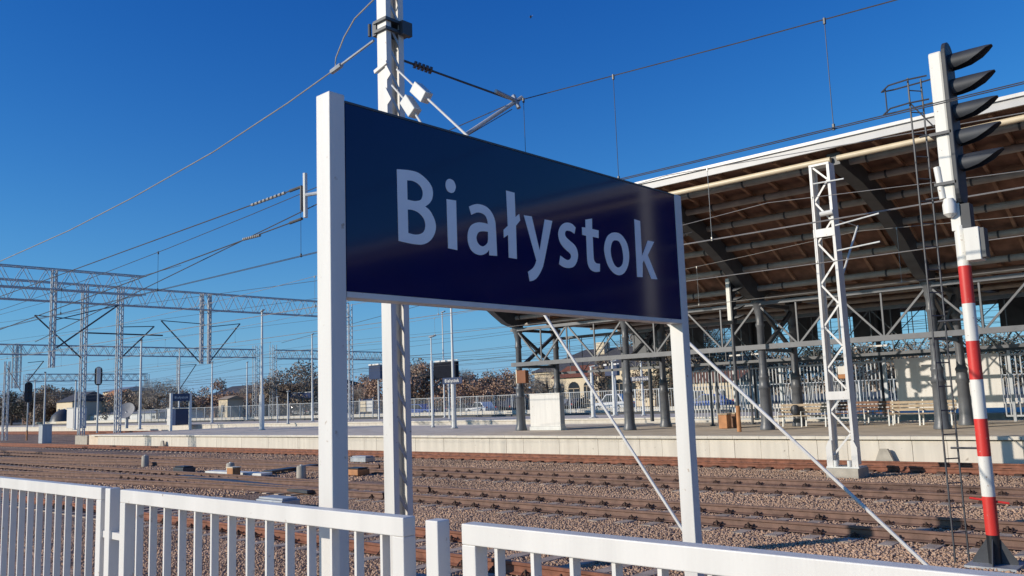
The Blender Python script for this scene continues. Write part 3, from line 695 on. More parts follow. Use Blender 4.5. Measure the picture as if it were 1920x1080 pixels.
for Y_, z_, z2 in ((52, 6.2, 8), (56, 5.6, 7.4), (60, 6.4, 9.2), (66, 7.5, 10.5)):
    t = thing('distant_line', 'thin distant wires %s' % {52: 'over the front edge of the far platform', 56: 'over the middle of the far platform', 60: 'over the rear edge of the far platform', 66: 'over the ground before the car park fence'}[Y_], 'wire', (-80, Y_, z_), 'distant wires')
    for z in (z_, z2): MB().path([(x, Y_, z - (0.5 if (i % 2) else 0)) for i, x in enumerate(range(-210, 31, 30))], .013, 5).build('wire', WIRE, t)
fw = thing('feeder_line', 'pair of dark feeder wires running high over the second track', 'wire', (-8, 14.6, 7.6))
for x0, y0, x1, y1, Y in ((0, 605, 590, 437 + 90, 17), (0, 640, 590, 560, 22), (150, 600, 590, 385, 7.7), (0, 670, 590, 600, 30), (650, 610, 1280, 500 - 60, 22), (0, 590, 330, 500, 14.6)):
    A, B = at(x0, y0, Y=Y), at(x1, y1, Y=Y); d = (B - A)
    MB().path([A - d * .3, A, B, B + d * .02], .009, 5).build('wire', WIRE, fw)

# ------------------------------------------------------------------ lattice mast in front of the canopy
def lattice_mast(X, Y, z1, wb, wt, dep, label, m=WHITE, step=.57, ch=.075, found=True, battens=(), group=None, extra=True):
    t = thing('lattice_mast', label, 'mast', (X, Y, 0), group)
    z0 = .34
    def hw(z): return (wb + (wt - wb) * (z - z0) / (z1 - z0)) / 2
    for sx in (-1, 1):
        for sy in (-1, 1):
            a = (X + sx * (hw(z0) - ch / 2), Y + sy * (dep / 2), z0); b = (X + sx * (hw(z1) - ch / 2), Y + sy * (dep / 2), z1)
            MB().beam(a, b, ch, ch * .5, up=(0, 1, 0)).build('leg', m, t)
        MB().beam((X + sx * (hw(z0) - .004), Y, z0), (X + sx * (hw(z1) - .004), Y, z1), .008, dep - ch * .3, up=(0, 1, 0)).build('side_plate', m, t)
    z = z0 + .25; s = 1
    while z < z1 - step * .5:
        zb = min(z + step, z1)
        MB().beam((X - s * (hw(z) - ch), Y - dep / 2 + .02, z), (X + s * (hw(zb) - ch), Y - dep / 2 + .02, zb), .05, .008, up=(0, 1, 0)).build('lacing_bar', m, t)
        z += step; s = -s
    for zb in battens: MB().box(X - hw(zb) - .003, X + hw(zb) + .003, Y - dep / 2 - .035, Y - dep / 2 - .024, zb - .11, zb + .11).build('batten_plate', m, t)
    MB().box(X - hw(z1), X + hw(z1), Y - dep / 2 - .03, Y + dep / 2, z1, z1 + .06).build('top_plate', m, t)
    if found:
        MB().box(X - .42, X + .42, Y - .34, Y + .40, -.1, .26).build('foundation', CONC, t)
        MB().box(X - wb / 2 - .10, X + wb / 2 + .10, Y - .28, Y + .28, .263, .30).build('base_plate', WHITE2, t)
        for sx in (-1, 1): MB().prism([(X + sx * (wb / 2 + .08), Y - .26, .30), (X + sx * (wb / 2 + .08), Y - .26, .80), (X + sx * (wb / 2 + .0), Y - .26, .98), (X + sx * (wb / 2 - .08), Y - .26, .98), (X + sx * (wb / 2 - .08), Y - .26, .30)], (0, .05, 0)).build('gusset', m, t)
        for sx in (-.18, .18): MB().tube((X + sx, Y - .24, .30), (X + sx, Y - .24, .46), .06, 10).build('anchor_bolt', WHITE2, t)
    return t
lm = lattice_mast(-9.08, 22.95, 8.42, .66, .56, .34, 'white lattice mast standing between the tracks before the canopy', battens=(2.15, 6.55))
MB().tube((-8.8, 23.1, 5.4), at(1608, 424, Y=24.6), .03).build('arm_tube', WHITE2, lm)
MB().tube((-8.8, 23.1, 6.9), at(1608, 424, Y=24.6), .014).build('tie_rod', GALV, lm)
for (x0, y0, x1, y1) in ((1566, 423, 1648, 400), (1570, 470, 1650, 453)):
    A, B = at(x0, y0, Y=22.6), at(x1, y1, Y=22.6)
    MB().tube(A, B, .022).build('cross_rod', WHITE2, lm)
MB().tube(at(1538, 402, Y=22.7), at(1562, 397, Y=22.7), .07, 10).build('balance_weight', WHITE, lm)
MB().tube(at(1525, 345, Y=22.7), at(1582, 335, Y=22.7), .022, 8).build('insulator', WHITE2, lm)
# mast out to the right, whose image shows in the glossy board
t = thing('steel_mast', 'round grey steel mast beyond the right edge, mirrored in the glossy board', 'mast', (3.92, 17.2, 0))
MB().tube((3.92, 17.2, 0), (3.92, 17.2, 10.5), .16, 14, r2=.14).build('shaft', WHITE, t, smooth=True); MB().box(3.6, 4.24, 16.88, 17.52, -.1, .2).build('foundation', CONC, t)

# ------------------------------------------------------------------ the big signal
SG = Vector((-3.15, 12.57, 0))
s = thing('railway_signal', 'tall railway signal on red and white banded pole with five hooded lamps', 'signal', SG)
def zpx(y): return at(1830, y, Y=12.57).z
bands = [(1002, 930, RED), (930, 855, BWHITE), (855, 785, RED), (785, 712, BWHITE), (712, 640, RED), (640, 570, BWHITE), (570, 500, RED), (500, 425, BWHITE)]
for b0, b1, m in bands:
    za = at(1800 + (b0 - 500) * .105, b0, Y=12.57).z; zb = at(1800 + (b1 - 500) * .105, b1, Y=12.57).z
    MB().tube((SG.x, SG.y, za), (SG.x, SG.y, zb), .081, 20).build('pole_band', m, s, smooth=True)
z0 = at(1853, 1002, Y=12.57).z
MB().tube((SG.x, SG.y, .04), (SG.x, SG.y, z0), .078, 20).build('pole_foot', BLACK, s, smooth=True)
for a in range(4):
    dx, dy = math.cos(a * math.pi / 2 + .1), math.sin(a * math.pi / 2 + .1)
    n = Vector((-dy, dx, 0)) * .006
    MB().prism([Vector((SG.x + dx * .07, SG.y + dy * .07, .04)) + n, Vector((SG.x + dx * .26, SG.y + dy * .26, .04)) + n, Vector((SG.x + dx * .26, SG.y + dy * .26, .08)) + n, Vector((SG.x + dx * .07, SG.y + dy * .07, .36)) + n], -2 * n).build('gusset', DGREY, s)
MB().box(SG.x - .3, SG.x + .3, SG.y - .3, SG.y + .3, 0.0, .038).build('base_plate', GALV, s)
MB().box(-3.34, -2.98, 12.3, 12.84, -.1, .0).build('foundation', CONC, s)
# red reflector bracket
MB().tube((SG.x - .22, SG.y - .05, .86), (SG.x + .22, SG.y + .05, .80), .015).build('red_bracket', RED, s)
# relay box
MB().box(-3.08, -2.895, 12.40, 12.64, 3.96, 4.40).build('relay_box', BWHITE, s, bevel=.01)
MB().box(-2.892, -2.84, 12.42, 12.62, 3.99, 4.38).build('box_door', DGREY, s)
# backboard, long oval
oy, oz0, oz1, ow = 12.60, 4.75, 7.05, .20
ov = [(oy + ow * math.cos(t), oz1 - ow + ow * math.sin(t)) for t in np.linspace(0, math.pi, 10)] + [(oy - ow * math.cos(t), oz0 + ow - ow * math.sin(t)) for t in np.linspace(0, math.pi, 10)]
MB().prism([(-3.13, a, b) for a, b in ov], (.06, 0, 0)).build('backboard', SIGBLACK, s, bevel=.012)
hb = MB().box(-3.31, -3.135, 12.45, 12.76, 4.78, 6.92).build('lamp_housing', BWHITE, s, bevel=.03)
MB().box(-3.12, -3.0, 12.5, 12.7, 4.42, 4.75).build('head_mount', SIGBLACK, s); MB().box(-3.24, -3.122, 12.5, 12.68, 4.40, 4.77).build('head_mount', BWHITE, s)
MB().lathe((-3.23, 12.46, 4.58), [(.03, 0), (.085, .05), (.09, .18), (.06, .26)], 12).build('hinge_cover', BWHITE, s, smooth=True)
MB().tube((-3.30, 12.46, 4.85), (-3.34, 12.46, 5.3), .045, 10).build('cable_conduit', BWHITE, s, smooth=True)
mb = MB()
for z in (5.05, 5.75): MB().box(-3.38, -3.10, 12.40, 12.80, z - .02, z + .02).build('housing_strap', DGREY, s)
def hood(zc):
    mb = MB(); n = 14; L = .53; R0, R1 = .122, .11
    k = len(mb.v); x0 = -3.07
    rings = [(0.0, R0, 290), (.10, R0, 280), (.24, R0, 245), (.38, R0 * .98, 180), (.47, R0 * .96, 115), (L, R1, 50)]
    for rr in (0, 1):
        for (dx, R, ang) in rings:
            for j in range(n + 1):
                t = math.radians(90 + ang * (j / n - .5) * 1.0)
                r = R - rr * .008
                mb.v.append((x0 + dx, oy + r * math.cos(t), zc + r * math.sin(t)))
    m = n + 1; K = len(rings) * m
    for i in range(len(rings) - 1):
        for j in range(n):
            a = i * m + j; mb.f.append((a, a + 1, a + 1 + m, a + m)); mb.f.append((K + a, K + a + m, K + a + 1 + m, K + a + 1))
    for i in range(len(rings) - 1):
        for j in (0, n):
            a = i * m + j; mb.f.append((a, a + m, K + a + m, K + a))
    for j in range(n): a = (len(rings) - 1) * m + j; mb.f.append((a, a + 1, K + a + 1, K + a))
    return mb
LENS = mat('signal_lens', (0.03, 0.03, 0.035), 0.15, var=.1)
for i in range(5):
    zc = 6.75 - i * .358
    h = hood(zc).build('lamp_hood', SIGBLACK, s, smooth=True)
    MB().tube((-3.075, oy, zc), (-3.04, oy, zc), .10, 16).build('lens', LENS, h, smooth=True)
# ladder
ld = MB()
for dx, dy in ((-.46, -.08), (-.34, .10)):
    MB().path([(SG.x + dx, SG.y + dy, .02), (SG.x + dx, SG.y + dy, 3), (SG.x + dx, SG.y + dy, 6.66)], .013, 6).build('ladder_stile', DGREY, s)
for z in np.arange(.4, 6.5, .32): MB().tube((SG.x - .46, SG.y - .08, z), (SG.x - .34, SG.y + .10, z), .009, 5).build('ladder_rung', DGREY, s)
for z in (6.62, 6.28):
    MB().path([(SG.x - .2, SG.y - .1, z), (SG.x - .46, SG.y - .14, z), (SG.x - .72, SG.y - .1, z), (SG.x - .86, SG.y + .02, z - .03), (SG.x - .72, SG.y + .14, z), (SG.x - .34, SG.y + .12, z), (SG.x - .2, SG.y + .1, z)], .012, 6).build('safety_hoop', DGREY, s)
MB().tube((SG.x - .8, SG.y, 6.62), (SG.x - .8, SG.y, 6.26), .01).build('hoop_stay', DGREY, s); MB().tube((SG.x - .46, SG.y - .12, 6.3), (SG.x - .2, SG.y, 5.9), .01).build('hoop_stay', DGREY, s)
for z in (1.5, 3.2, 4.9, 5.8): MB().tube((SG.x - .4, SG.y, z), (SG.x - .05, SG.y, z), .014).build('ladder_bracket', DGREY, s)

# ------------------------------------------------------------------ smaller signals
def signal(loc, h, label, n=5, head=1.9, m_pole=LGREY, facing=(1, 0), basecol=None, white=True, R=.19, group='smaller railway signals'):
    loc = Vector(loc); t = thing('railway_signal', label, 'signal', loc, group)
    fx = Vector((facing[0], facing[1], 0)).normalized(); fy = Vector((-fx.y, fx.x, 0))
    MB().tube(loc, loc + Vector((0, 0, h - head)), .07, 10).build('pole', m_pole, t)
    if basecol: MB().tube(loc, loc + Vector((0, 0, 1.0)), .085, 10).build('pole_foot', basecol, t)
    zc = loc.z + h - head / 2
    pts = [(R * math.cos(a), head / 2 - R + R * math.sin(a)) for a in np.linspace(0, math.pi, 9)] + [(-R * math.cos(a), -head / 2 + R - R * math.sin(a)) for a in np.linspace(0, math.pi, 9)]
    base = Vector((loc.x, loc.y, zc)) + fx * .08
    MB().prism([base + fy * a + Vector((0, 0, b)) for a, b in pts], fx * .06).build('backboard', SIGBLACK, t)
    if white: MB().beam(base - fx * .09 + Vector((0, 0, -head * .42)), base - fx * .09 + Vector((0, 0, head * .46)), .16, .30, up=fy).build('lamp_housing', BWHITE, t)
    for i in range(n):
        z = zc + head * .38 - i * head * .76 / max(1, n - 1); c = Vector((base.x, base.y, z)) + fx * .06
        mb = MB(); m_ = 9
        for dx, ang in ((0, 200), (.2, 180), (.45, 60)):
            for j in range(m_):
                a = math.radians(90 + ang * (j / (m_ - 1) - .5)); p = c + fx * dx + fy * (.12 * math.cos(a)) + Vector((0, 0, .12 * math.sin(a))); mb.v.append(tuple(p))
        for i2 in range(2):
            for j in range(m_ - 1): a = i2 * m_ + j; mb.f.append((a, a + 1, a + 1 + m_, a + m_))
        o = mb.build('lamp_hood', SIGBLACK, t)
        so_ = o.modifiers.new('wall', 'SOLIDIFY'); so_.thickness = .008
    return t
signal((-16.35, 31.0, .8), 6.1, 'white backed signal standing on the platform before the canopy column', m_pole=DGREY, basecol=ORANGE)
lp = at(1377, 805, Y=31.4)
p = at(50, 826, Z=0)
signal((p.x, p.y, 0), 5.9, 'black faced signal with orange foot at the far left', n=5, head=2.1, white=False, R=.36, facing=(.95, -.31), m_pole=GALV, basecol=ORANGE)
p = at(182, 812, Z=.8)
signal((p.x, p.y, .8), 5.6, 'pale grey round topped signal behind the platform end', n=3, head=1.6, white=True, R=.3, facing=(-.95, .31), m_pole=GALV)

# ------------------------------------------------------------------ gantries over the left tracks
def lat_beam(parent, X, y0, y1, z0, z1, w, bay, m, stuffname='lattice_bars', r=.042, single=False):
    for sx in (-1, 1):
        for z in (z0, z1): MB().box(X + sx * w / 2 - r, X + sx * w / 2 + r, y0, y1, z - r, z + r).build('chord', m, parent)
    n = max(2, int((y1 - y0) / bay)); b = (y1 - y0) / n; mb = MB()
    for i in range(n):
        a = y0 + b * i
        for sx in (-1, 1):
            x = X + sx * w / 2
            mb.beam((x, a, z0), (x, a + b / 2, z1), r * .9, r * .9); mb.beam((x, a + b / 2, z1), (x, a + b, z0), r * .9, r * .9)
        mb.beam((X - w / 2, a, z1), (X + w / 2, a + b / 2, z1), r * .7, r * .7); mb.beam((X + w / 2, a + b / 2, z0), (X - w / 2, a + b, z0), r * .7, r * .7)
    mb.build(stuffname, m, parent, kind='stuff')
def lat_leg(parent, X, Y, z0, z1, w, m, name='leg'):
    mb = MB(); h = w / 2
    for sx in (-1, 1):
        for sy in (-1, 1): mb.box(X + sx * h - .04, X + sx * h + .04, Y + sy * h - .04, Y + sy * h + .04, z0, z1)
    z = z0; s_ = 1
    while z < z1 - .5:
        mb.beam((X + h, Y - s_ * h, z), (X + h, Y + s_ * h, z + .5), .03, .05); mb.beam((X - s_ * h, Y - h, z), (X + s_ * h, Y - h, z + .5), .03, .05); z += .5; s_ = -s_
    mb.build(name, m, parent)
ga = thing('gantry', 'nearer lattice gantry beam ending over the tracks at the left', 'gantry', (-66, 24, 0), 'lattice gantries over the left tracks')
lat_beam(ga, -66, 8, 30.0, 11.45, 12.93, .7, 1.5, LGREY)
lat_leg(ga, -66, 7.7, 0, 12.9, .55, LGREY)
lat_leg(ga, -66, 23.4, 5.8, 12.9, .28, LGREY, 'hanging_post')
gb = thing('gantry', 'long lattice gantry carried by the legs on the platform end', 'gantry', (-72, 30, 0), 'lattice gantries over the left tracks')
lat_beam(gb, -72, 8.6, 54, 11.33, 12.83, .7, 1.5, LGREY)
for y in (27.9, 30.75): lat_leg(gb, -72, y, .8, 12.8, .36, LGREY)
lat_leg(gb, -72, 54.2, .8, 12.8, .5, LGREY); lat_leg(gb, -72, 8.3, 0, 12.8, .5, LGREY)
for y in (38.0, 38.75): lat_leg(gb, -72, y, 6.5, 12.8, .2, LGREY, 'hanging_post')
def cant_px(parent, X, lo, hi, tip, r=.06):
    a, b, c_ = at(*lo, X=X), at(*hi, X=X), at(*tip, X=X)
    MB().tube(a, c_, r).build('arm_tube', DGREY, parent); MB().tube(b, c_, r * .6).build('tie_rod', DGREY, parent)
cant_px(gb, -72, (375, 680), (375, 607), (302, 601)); cant_px(gb, -72, (392, 680), (392, 613), (450, 607))
cant_px(gb, -72, (154, 673), (155, 600), (65, 591)); cant_px(gb, -72, (226, 672), (226, 613), (289, 612))
cant_px(ga, -66, (106, 652), (103, 600), (222, 572))
MB().tube(at(160, 624, X=-72), at(305, 629, X=-72), .06).build('cross_rod', DGREY, gb)
gc = thing('gantry', 'far lattice gantry seen small between the masts', 'gantry', (-130, 60, 0), 'lattice gantries over the left tracks')
lat_beam(gc, -130, 30, 78.2, 10.95, 12.3, .7, 1.6, LGREY, r=.07); lat_leg(gc, -130, 78.5, .8, 13.0, .8, GALV); 
lat_beam(gc, -130, 82.2, 108, 10.8, 12.3, .7, 1.6, LGREY, r=.07); lat_leg(gc, -130, 81.8, .8, 13.2, .8, GALV); lat_leg(gc, -130, 108.4, .8, 12.6, .8, GALV)
for px in (28, 37): q_ = at(px, 650, X=-130); lat_leg(gc, -130, q_.y, 6.3, 12.3, .4, GALV, 'hanging_post')
q_ = at(335, 655, X=-130); lat_leg(gc, -130, q_.y, 6.0, 11, .35, GALV, 'hanging_post')
cant_px(gc, -130, (338, 728), (338, 685), (368, 683), .07); cant_px(gc, -130, (52, 715), (52, 680), (82, 677), .07)
gd = thing('gantry', 'most distant lattice gantry low over the left horizon', 'gantry', (-200, 80, 0), 'lattice gantries over the left tracks')
lat_beam(gd, -200, 66, 92, 9.9, 11.4, .8, 1.8, GALV, r=.09); lat_leg(gd, -200, 92, .8, 11.4, .8, GALV); lat_leg(gd, -200, 66, .0, 11.4, .8, GALV)
# tall white portal post at the very left
p = at(8, 826, Z=0.0); t = thing('catenary_mast', 'grey lattice mast at the left edge of the picture', 'mast', p); lat_leg(t, p.x, p.y, 0, at(12, 678, Y=p.y).z, .4, LGREY, 'shaft')
c0 = at(14, 690, Y=p.y); MB().tube((p.x, p.y, c0.z), at(40, 735, Y=p.y), .05).build('arm_tube', DGREY, t)

# ------------------------------------------------------------------ lamp posts and slender masts
def lamp(xt, yt, xb, yb, label, r=.07, sleeve=None, Z=.8, arm=False, cross=None):
    b = at(xb, yb, Z=Z); tz = at((xt + xb) / 2, yt, Y=b.y).z
    t = thing('lamp_post', label, 'lamp post', b, 'slender lamp posts on the platforms')
    MB().tube(b, (b.x, b.y, tz), r, 10, r2=r * .6).build('shaft', WHITE2, t, smooth=True)
    if sleeve: sz = at(xb, sleeve, Y=b.y).z; MB().tube(b, (b.x, b.y, sz), r * 1.5, 10).build('sleeve', WHITE2, t)
    MB().tube(b, b + Vector((0, 0, .06)), r * 2.2, 10).build('base_plate', GALV, t)
    MB().beam((b.x - .1, b.y, tz + .03), (b.x + .7, b.y - .3, tz + .08), .2, .07).build('lamp_head', GALV, t)
    return t, b
t, bA = lamp(802, 633, 812, 801, 'white lamp post with thick lower sleeve right of the mast', .06, 676)
t, bB = lamp(843, 560, 852, 803, 'tall white lamp post carrying a small blue name sign', .10, 712)
MB().box(bB.x - .75, bB.x + .9, bB.y - .16, bB.y - .10, at(846, 720, Y=bB.y).z, at(846, 708, Y=bB.y).z).build('name_board', FARBLUE, t)
small_name(t, (bB.x + .08, bB.y - .165, at(846, 714, Y=bB.y).z), (1, 0), 1.2, WHITE)
lamp(829, 586, 834, 783, 'slim lamp post beyond the departure boards', .09)
lamp(488, 585, 491, 806, 'tall white lamp post left of the big sign post', .12, 740)
lamp(583, 628, 586, 790, 'lamp post close against the left sign post', .12)
lamp(396, 680, 397, 793, 'lamp post right of the small name board', .13)
lamp(262, 640, 262, 805, 'white lamp post with cross pieces left of the bare tree', .14)
lamp(463, 680, 463, 788, 'distant lamp post before the autumn trees', .13)
lamp(335, 655, 335, 795, 'distant lamp post directly behind the small name board', .12)
lamp(1110, 688, 1113, 783, 'thick pale post in front of the cream building', .17)
lamp(1147, 678, 1153, 779, 'pale post beside the one in front of the cream building', .14)
t, bC = lamp(1197, 655, 1207, 779, 'pale lamp post carrying a small name sign by the building', .11)
MB().box(bC.x - 1.0, bC.x + 1.0, bC.y - .16, bC.y - .10, at(1202, 714, Y=bC.y).z, at(1202, 706, Y=bC.y).z).build('name_board', FARBLUE, t)
small_name(t, (bC.x, bC.y - .165, at(1202, 710, Y=bC.y).z), (1, 0), 1.5, WHITE)
lamp(1240, 720, 1243, 770, 'short T shaped lamp behind the far platform fence', .09)
lamp(82, 700, 82, 808, 'thin post near the left signal', .1, Z=.8)
lamp(63, 715, 63, 800, 'thin distant post at the left edge', .12, Z=.8)
lamp(140, 715, 140, 806, 'thin post left of the gantry legs', .12)
lamp(540, 735, 540, 795, 'short post with flat lamp between the masts and the sign post', .10)
lamp(520, 745, 520, 792, 'shortest post beside the flat lamp', .08)

# name board on two posts, far left
t = thing('station_name_sign', 'small dark blue station name board far off on the platform', 'sign', at(322, 808, Z=.8))
a, b = at(321, 808, Z=.8), at(356, 806, Z=.8); X_ = (a.x + b.x) / 2
ya, yb_ = at(321, 740, X=X_).y, at(357, 740, X=X_).y; zt, zb = at(340, 738, X=X_).z, at(340, 752, X=X_).z
for y in (ya, yb_): MB().box(X_ - .09, X_ + .09, y - .09, y + .09, .8, zt + .05).build('post', WHITE, t)
MB().box(X_ - .06, X_ + .08, ya + .09, yb_ - .09, zb, zt).build('board', FARBLUE, t)
small_name(t, (X_ + .085, (ya + yb_) / 2, (zt + zb) / 2), (0, 1), (yb_ - ya) * .7, WHITE)

# departure boards
def dep_board(x0, x1, y0, y1, Y, label, m=BLACK):
    A, B = at(x0, y0, Y=Y), at(x1, y1, Y=Y); t = thing('departure_board', label, 'information board', (A.x, Y, B.z), 'hanging information boards')
    MB().box(A.x, B.x, Y - .2, Y + .2, B.z, A.z).build('display_case', m, t, bevel=.03)
    MB().box(A.x - .1, B.x + .1, Y - .05, Y + .05, A.z + .05, A.z + .15).build('hanger', GALV, t)
    for f in (.25, .5, .8): MB().box(A.x + (B.x - A.x) * f - .3, A.x + (B.x - A.x) * f + .3, Y - .35, Y - .2, A.z + .0, A.z + .14).build('lamp_tube', WHITE, t)
    MB().tube(((A.x + B.x) / 2, Y + .3, .8), ((A.x + B.x) / 2, Y + .3, A.z + .1), .09, 8).build('post', WHITE2, t)
dep_board(815, 858, 680, 708, 55, 'dark departure boards hanging beside the tall lamp posts', mat('board_black', (0.012, 0.014, 0.022), .8, spec=.1))
dep_board(694, 716, 686, 710, 55, 'blue grey information board just left of the white mast', FARBLUE)
dep_board(1136, 1160, 686, 704, 58, 'blue information board before the cream building', FARBLUE)
dep_board(546, 584, 738, 746, 85, 'dark blue sign board left of the sign post', FARBLUE)
t = thing('timetable_board', 'timetable board with blue header seen left of the mast', 'notice board', at(686, 782, Z=.8)); Yt = wl(t).y
A, B = at(674, 748, Y=Yt), at(700, 782, Y=Yt)
for x in (A.x, B.x): MB().box(x - .05, x + .05, Yt - .05, Yt + .05, .8, A.z).build('post', WHITE, t)
MB().box(A.x + .06, B.x - .06, Yt - .03, Yt + .03, A.z - .3, A.z).build('header', FARBLUE, t)
zl = at(686, 772, Y=Yt).z
MB().box(A.x + .06, (A.x + B.x) / 2 - .1, Yt - .03, Yt + .03, zl, A.z - .33).build('poster', GUTT, t); MB().box((A.x + B.x) / 2 + .1, B.x - .06, Yt - .03, Yt + .03, zl, A.z - .33).build('poster', WHITE, t)

# ------------------------------------------------------------------ small yard objects
for px, py, l, h in ((272, 876, 'white concrete marker post, leftmost one', .5), (432, 890, 'white concrete marker post with an orange one in front', .42), (565, 899, 'white concrete marker post nearest the sign post', .45)):
    p = at(px, py, Z=0); t = thing('marker_post', l, 'marker post', p, 'short concrete posts between the tracks')
    MB().lathe(p, [(.16, -.05), (.15, h * .9), (.12, h)], 14).build('stub', CONC, t, smooth=True); MB().tube(p + Vector((0, 0, h)), p + Vector((0, 0, h + .03)), .05, 8).build('cap', WHITE2, t)
p = at(438, 897, Z=0); t = thing('marker_box', 'small orange box beside the white marker post', 'box', p)
MB().box(p.x - .2, p.x + .2, p.y - .15, p.y + .15, 0, .36).build('box_body', ORANGE, t, bevel=.02); MB().box(p.x - .22, p.x + .22, p.y - .17, p.y + .17, .363, .40).build('lid', GUTT, t)
for px, py, w, l in ((521, 955, .55, 'grey switch machine box in front of the rails'), (345, 888, .4, 'dark switch machine left of the crossover'), (680, 868, .5, 'switch machine seen between the posts'), (670, 893, .35, 'orange tinted box between the posts')):
    p = at(px, py, Z=0); t = thing('switch_machine', l, 'switch machine', p, 'switch machines in the yard')
    MB().box(p.x - w, p.x + w, p.y - .25, p.y + .25, .05, .24).build('case', GALV if px in (521, 680) else (ORANGE if px == 670 else DGREY), t, bevel=.02)
    MB().box(p.x - w + .05, p.x + w - .05, p.y - .2, p.y + .2, .243, .29).build('lid', LGREY if px in (521, 680) else BLACK, t, bevel=.01)
for (x0, y0), (x1, y1), m, l in (((395, 884), (500, 889), WHITE2, 'long white cover plank lying between the rails'), ((500, 885), (590, 872), DGREY, 'dark cable duct cover beside the white plank'), ((340, 893), (590, 921), DGREY, 'long dark cable duct cover across the tracks')):
    A, B = at(x0, y0, Z=.12), at(x1, y1, Z=.12); o = MB().beam(A, B, .45, .08).build('cable_cover', m); tag(o, l, 'cable cover')
p = at(85, 831, Z=0); t = thing('relay_cabinet', 'tall grey relay cabinet on the ballast at the left', 'cabinet', p)
H = at(85, 797, Y=p.y).z
MB().box(p.x - .55, p.x + .35, p.y - .4, p.y + .4, 0, H).build('body', LGREY, t, bevel=.02); MB().box(p.x - .6, p.x + .4, p.y - .45, p.y + .45, H + .003, H + .07).build('lid', GALV, t)
for px, py, w in ((137, 803, 1.0), (150, 803, .8)):
    p = at(px, py, Z=.8); t = thing('relay_cabinet', 'white cabinet %s the gantry leg' % ('left of' if px < 140 else 'just behind'), 'cabinet', p)
    MB().box(p.x - w, p.x + w, p.y - .4, p.y + .4, .8, 3.2).build('body', WHITE, t, bevel=.02); MB().box(p.x - w - .05, p.x + w + .05, p.y - .45, p.y + .45, 3.203, 3.3).build('lid', GALV, t)
p = at(336, 797, Z=.8); t = thing('kiosk', 'white and blue kiosk behind the small name board', 'kiosk', p)
MB().box(p.x - 1.0, p.x - .0, p.y - 1, p.y + 1, .8, 2.7).build('white_wall', WHITE, t); MB().box(p.x + .003, p.x + .9, p.y - .9, p.y + 1, .8, 2.65).build('blue_wall', FARBLUE, t); MB().box(p.x - 1.1, p.x + 1.0, p.y - 1.1, p.y + 1.1, 2.753, 2.83).build('roof', GALV, t)
# slab leaning on the platform wall and trackside debris
for px, py, Y in ((1658, 864, 27.75), (303, 836, 27.7)):
    p = at(px, py, Y=Y); o = MB().prism([(p.x - .3, Y, -.02), (p.x + .3, Y, -.02), (p.x + .12, Y, .42), (p.x - .12, Y, .42)], (0, .12, 0)).build('kilometre_stone', CONC); tag(o, 'small grey stone marker at the wall foot %s' % ('right of the lattice mast' if px > 1000 else 'at the left'), 'stone marker')
t = thing('satellite_dish', 'big pale satellite dish beyond the left tracks', 'satellite dish', at(242, 803, Z=.8)); c_ = at(238, 772, Y=wl(t).y)
dm = MB(); n = 14
for i, (r_, dz) in enumerate(((.05, 0), (.55, .08), (.95, .25), (.95, .30), (.55, .12), (.05, .06))):
    for j in range(n):
        a = 2 * math.pi * j / n; v = Vector((r_ * math.cos(a), r_ * math.sin(a), dz)); v.rotate(Matrix.Rotation(math.radians(60), 3, 'X')); v.rotate(Matrix.Rotation(math.radians(38), 3, 'Z')); dm.v.append(tuple(v + c_))
for i in range(5):
    for j in range(n): a = i * n + j; b = i * n + (j + 1) % n; dm.f.append((a, b, b + n, a + n))
dm.build('dish', mat('dish_grey', (0.30, 0.30, 0.30), .7), t, smooth=True); MB().tube((c_.x, c_.y, .8), c_, .18).build('stand', GALV, t)
b_ = thing('bird', 'tiny dark bird high in the blue sky', 'bird', at(995, 32, D=45)); c_ = wl(b_)
MB().lathe(c_, [(.01, -.08), (.05, 0), (.04, .06), (.01, .1)], 8).build('body', BLACK, b_); MB().prism([c_ + Vector(v) for v in ((0, 0, 0), (-.14, .02, .05), (-.02, .06, .01))], (0, 0, .01)).build('wing', BLACK, b_); MB().prism([c_ + Vector(v) for v in ((0, 0, 0), (.14, .02, .05), (.02, .06, .01))], (0, 0, .01)).build('wing', BLACK, b_)

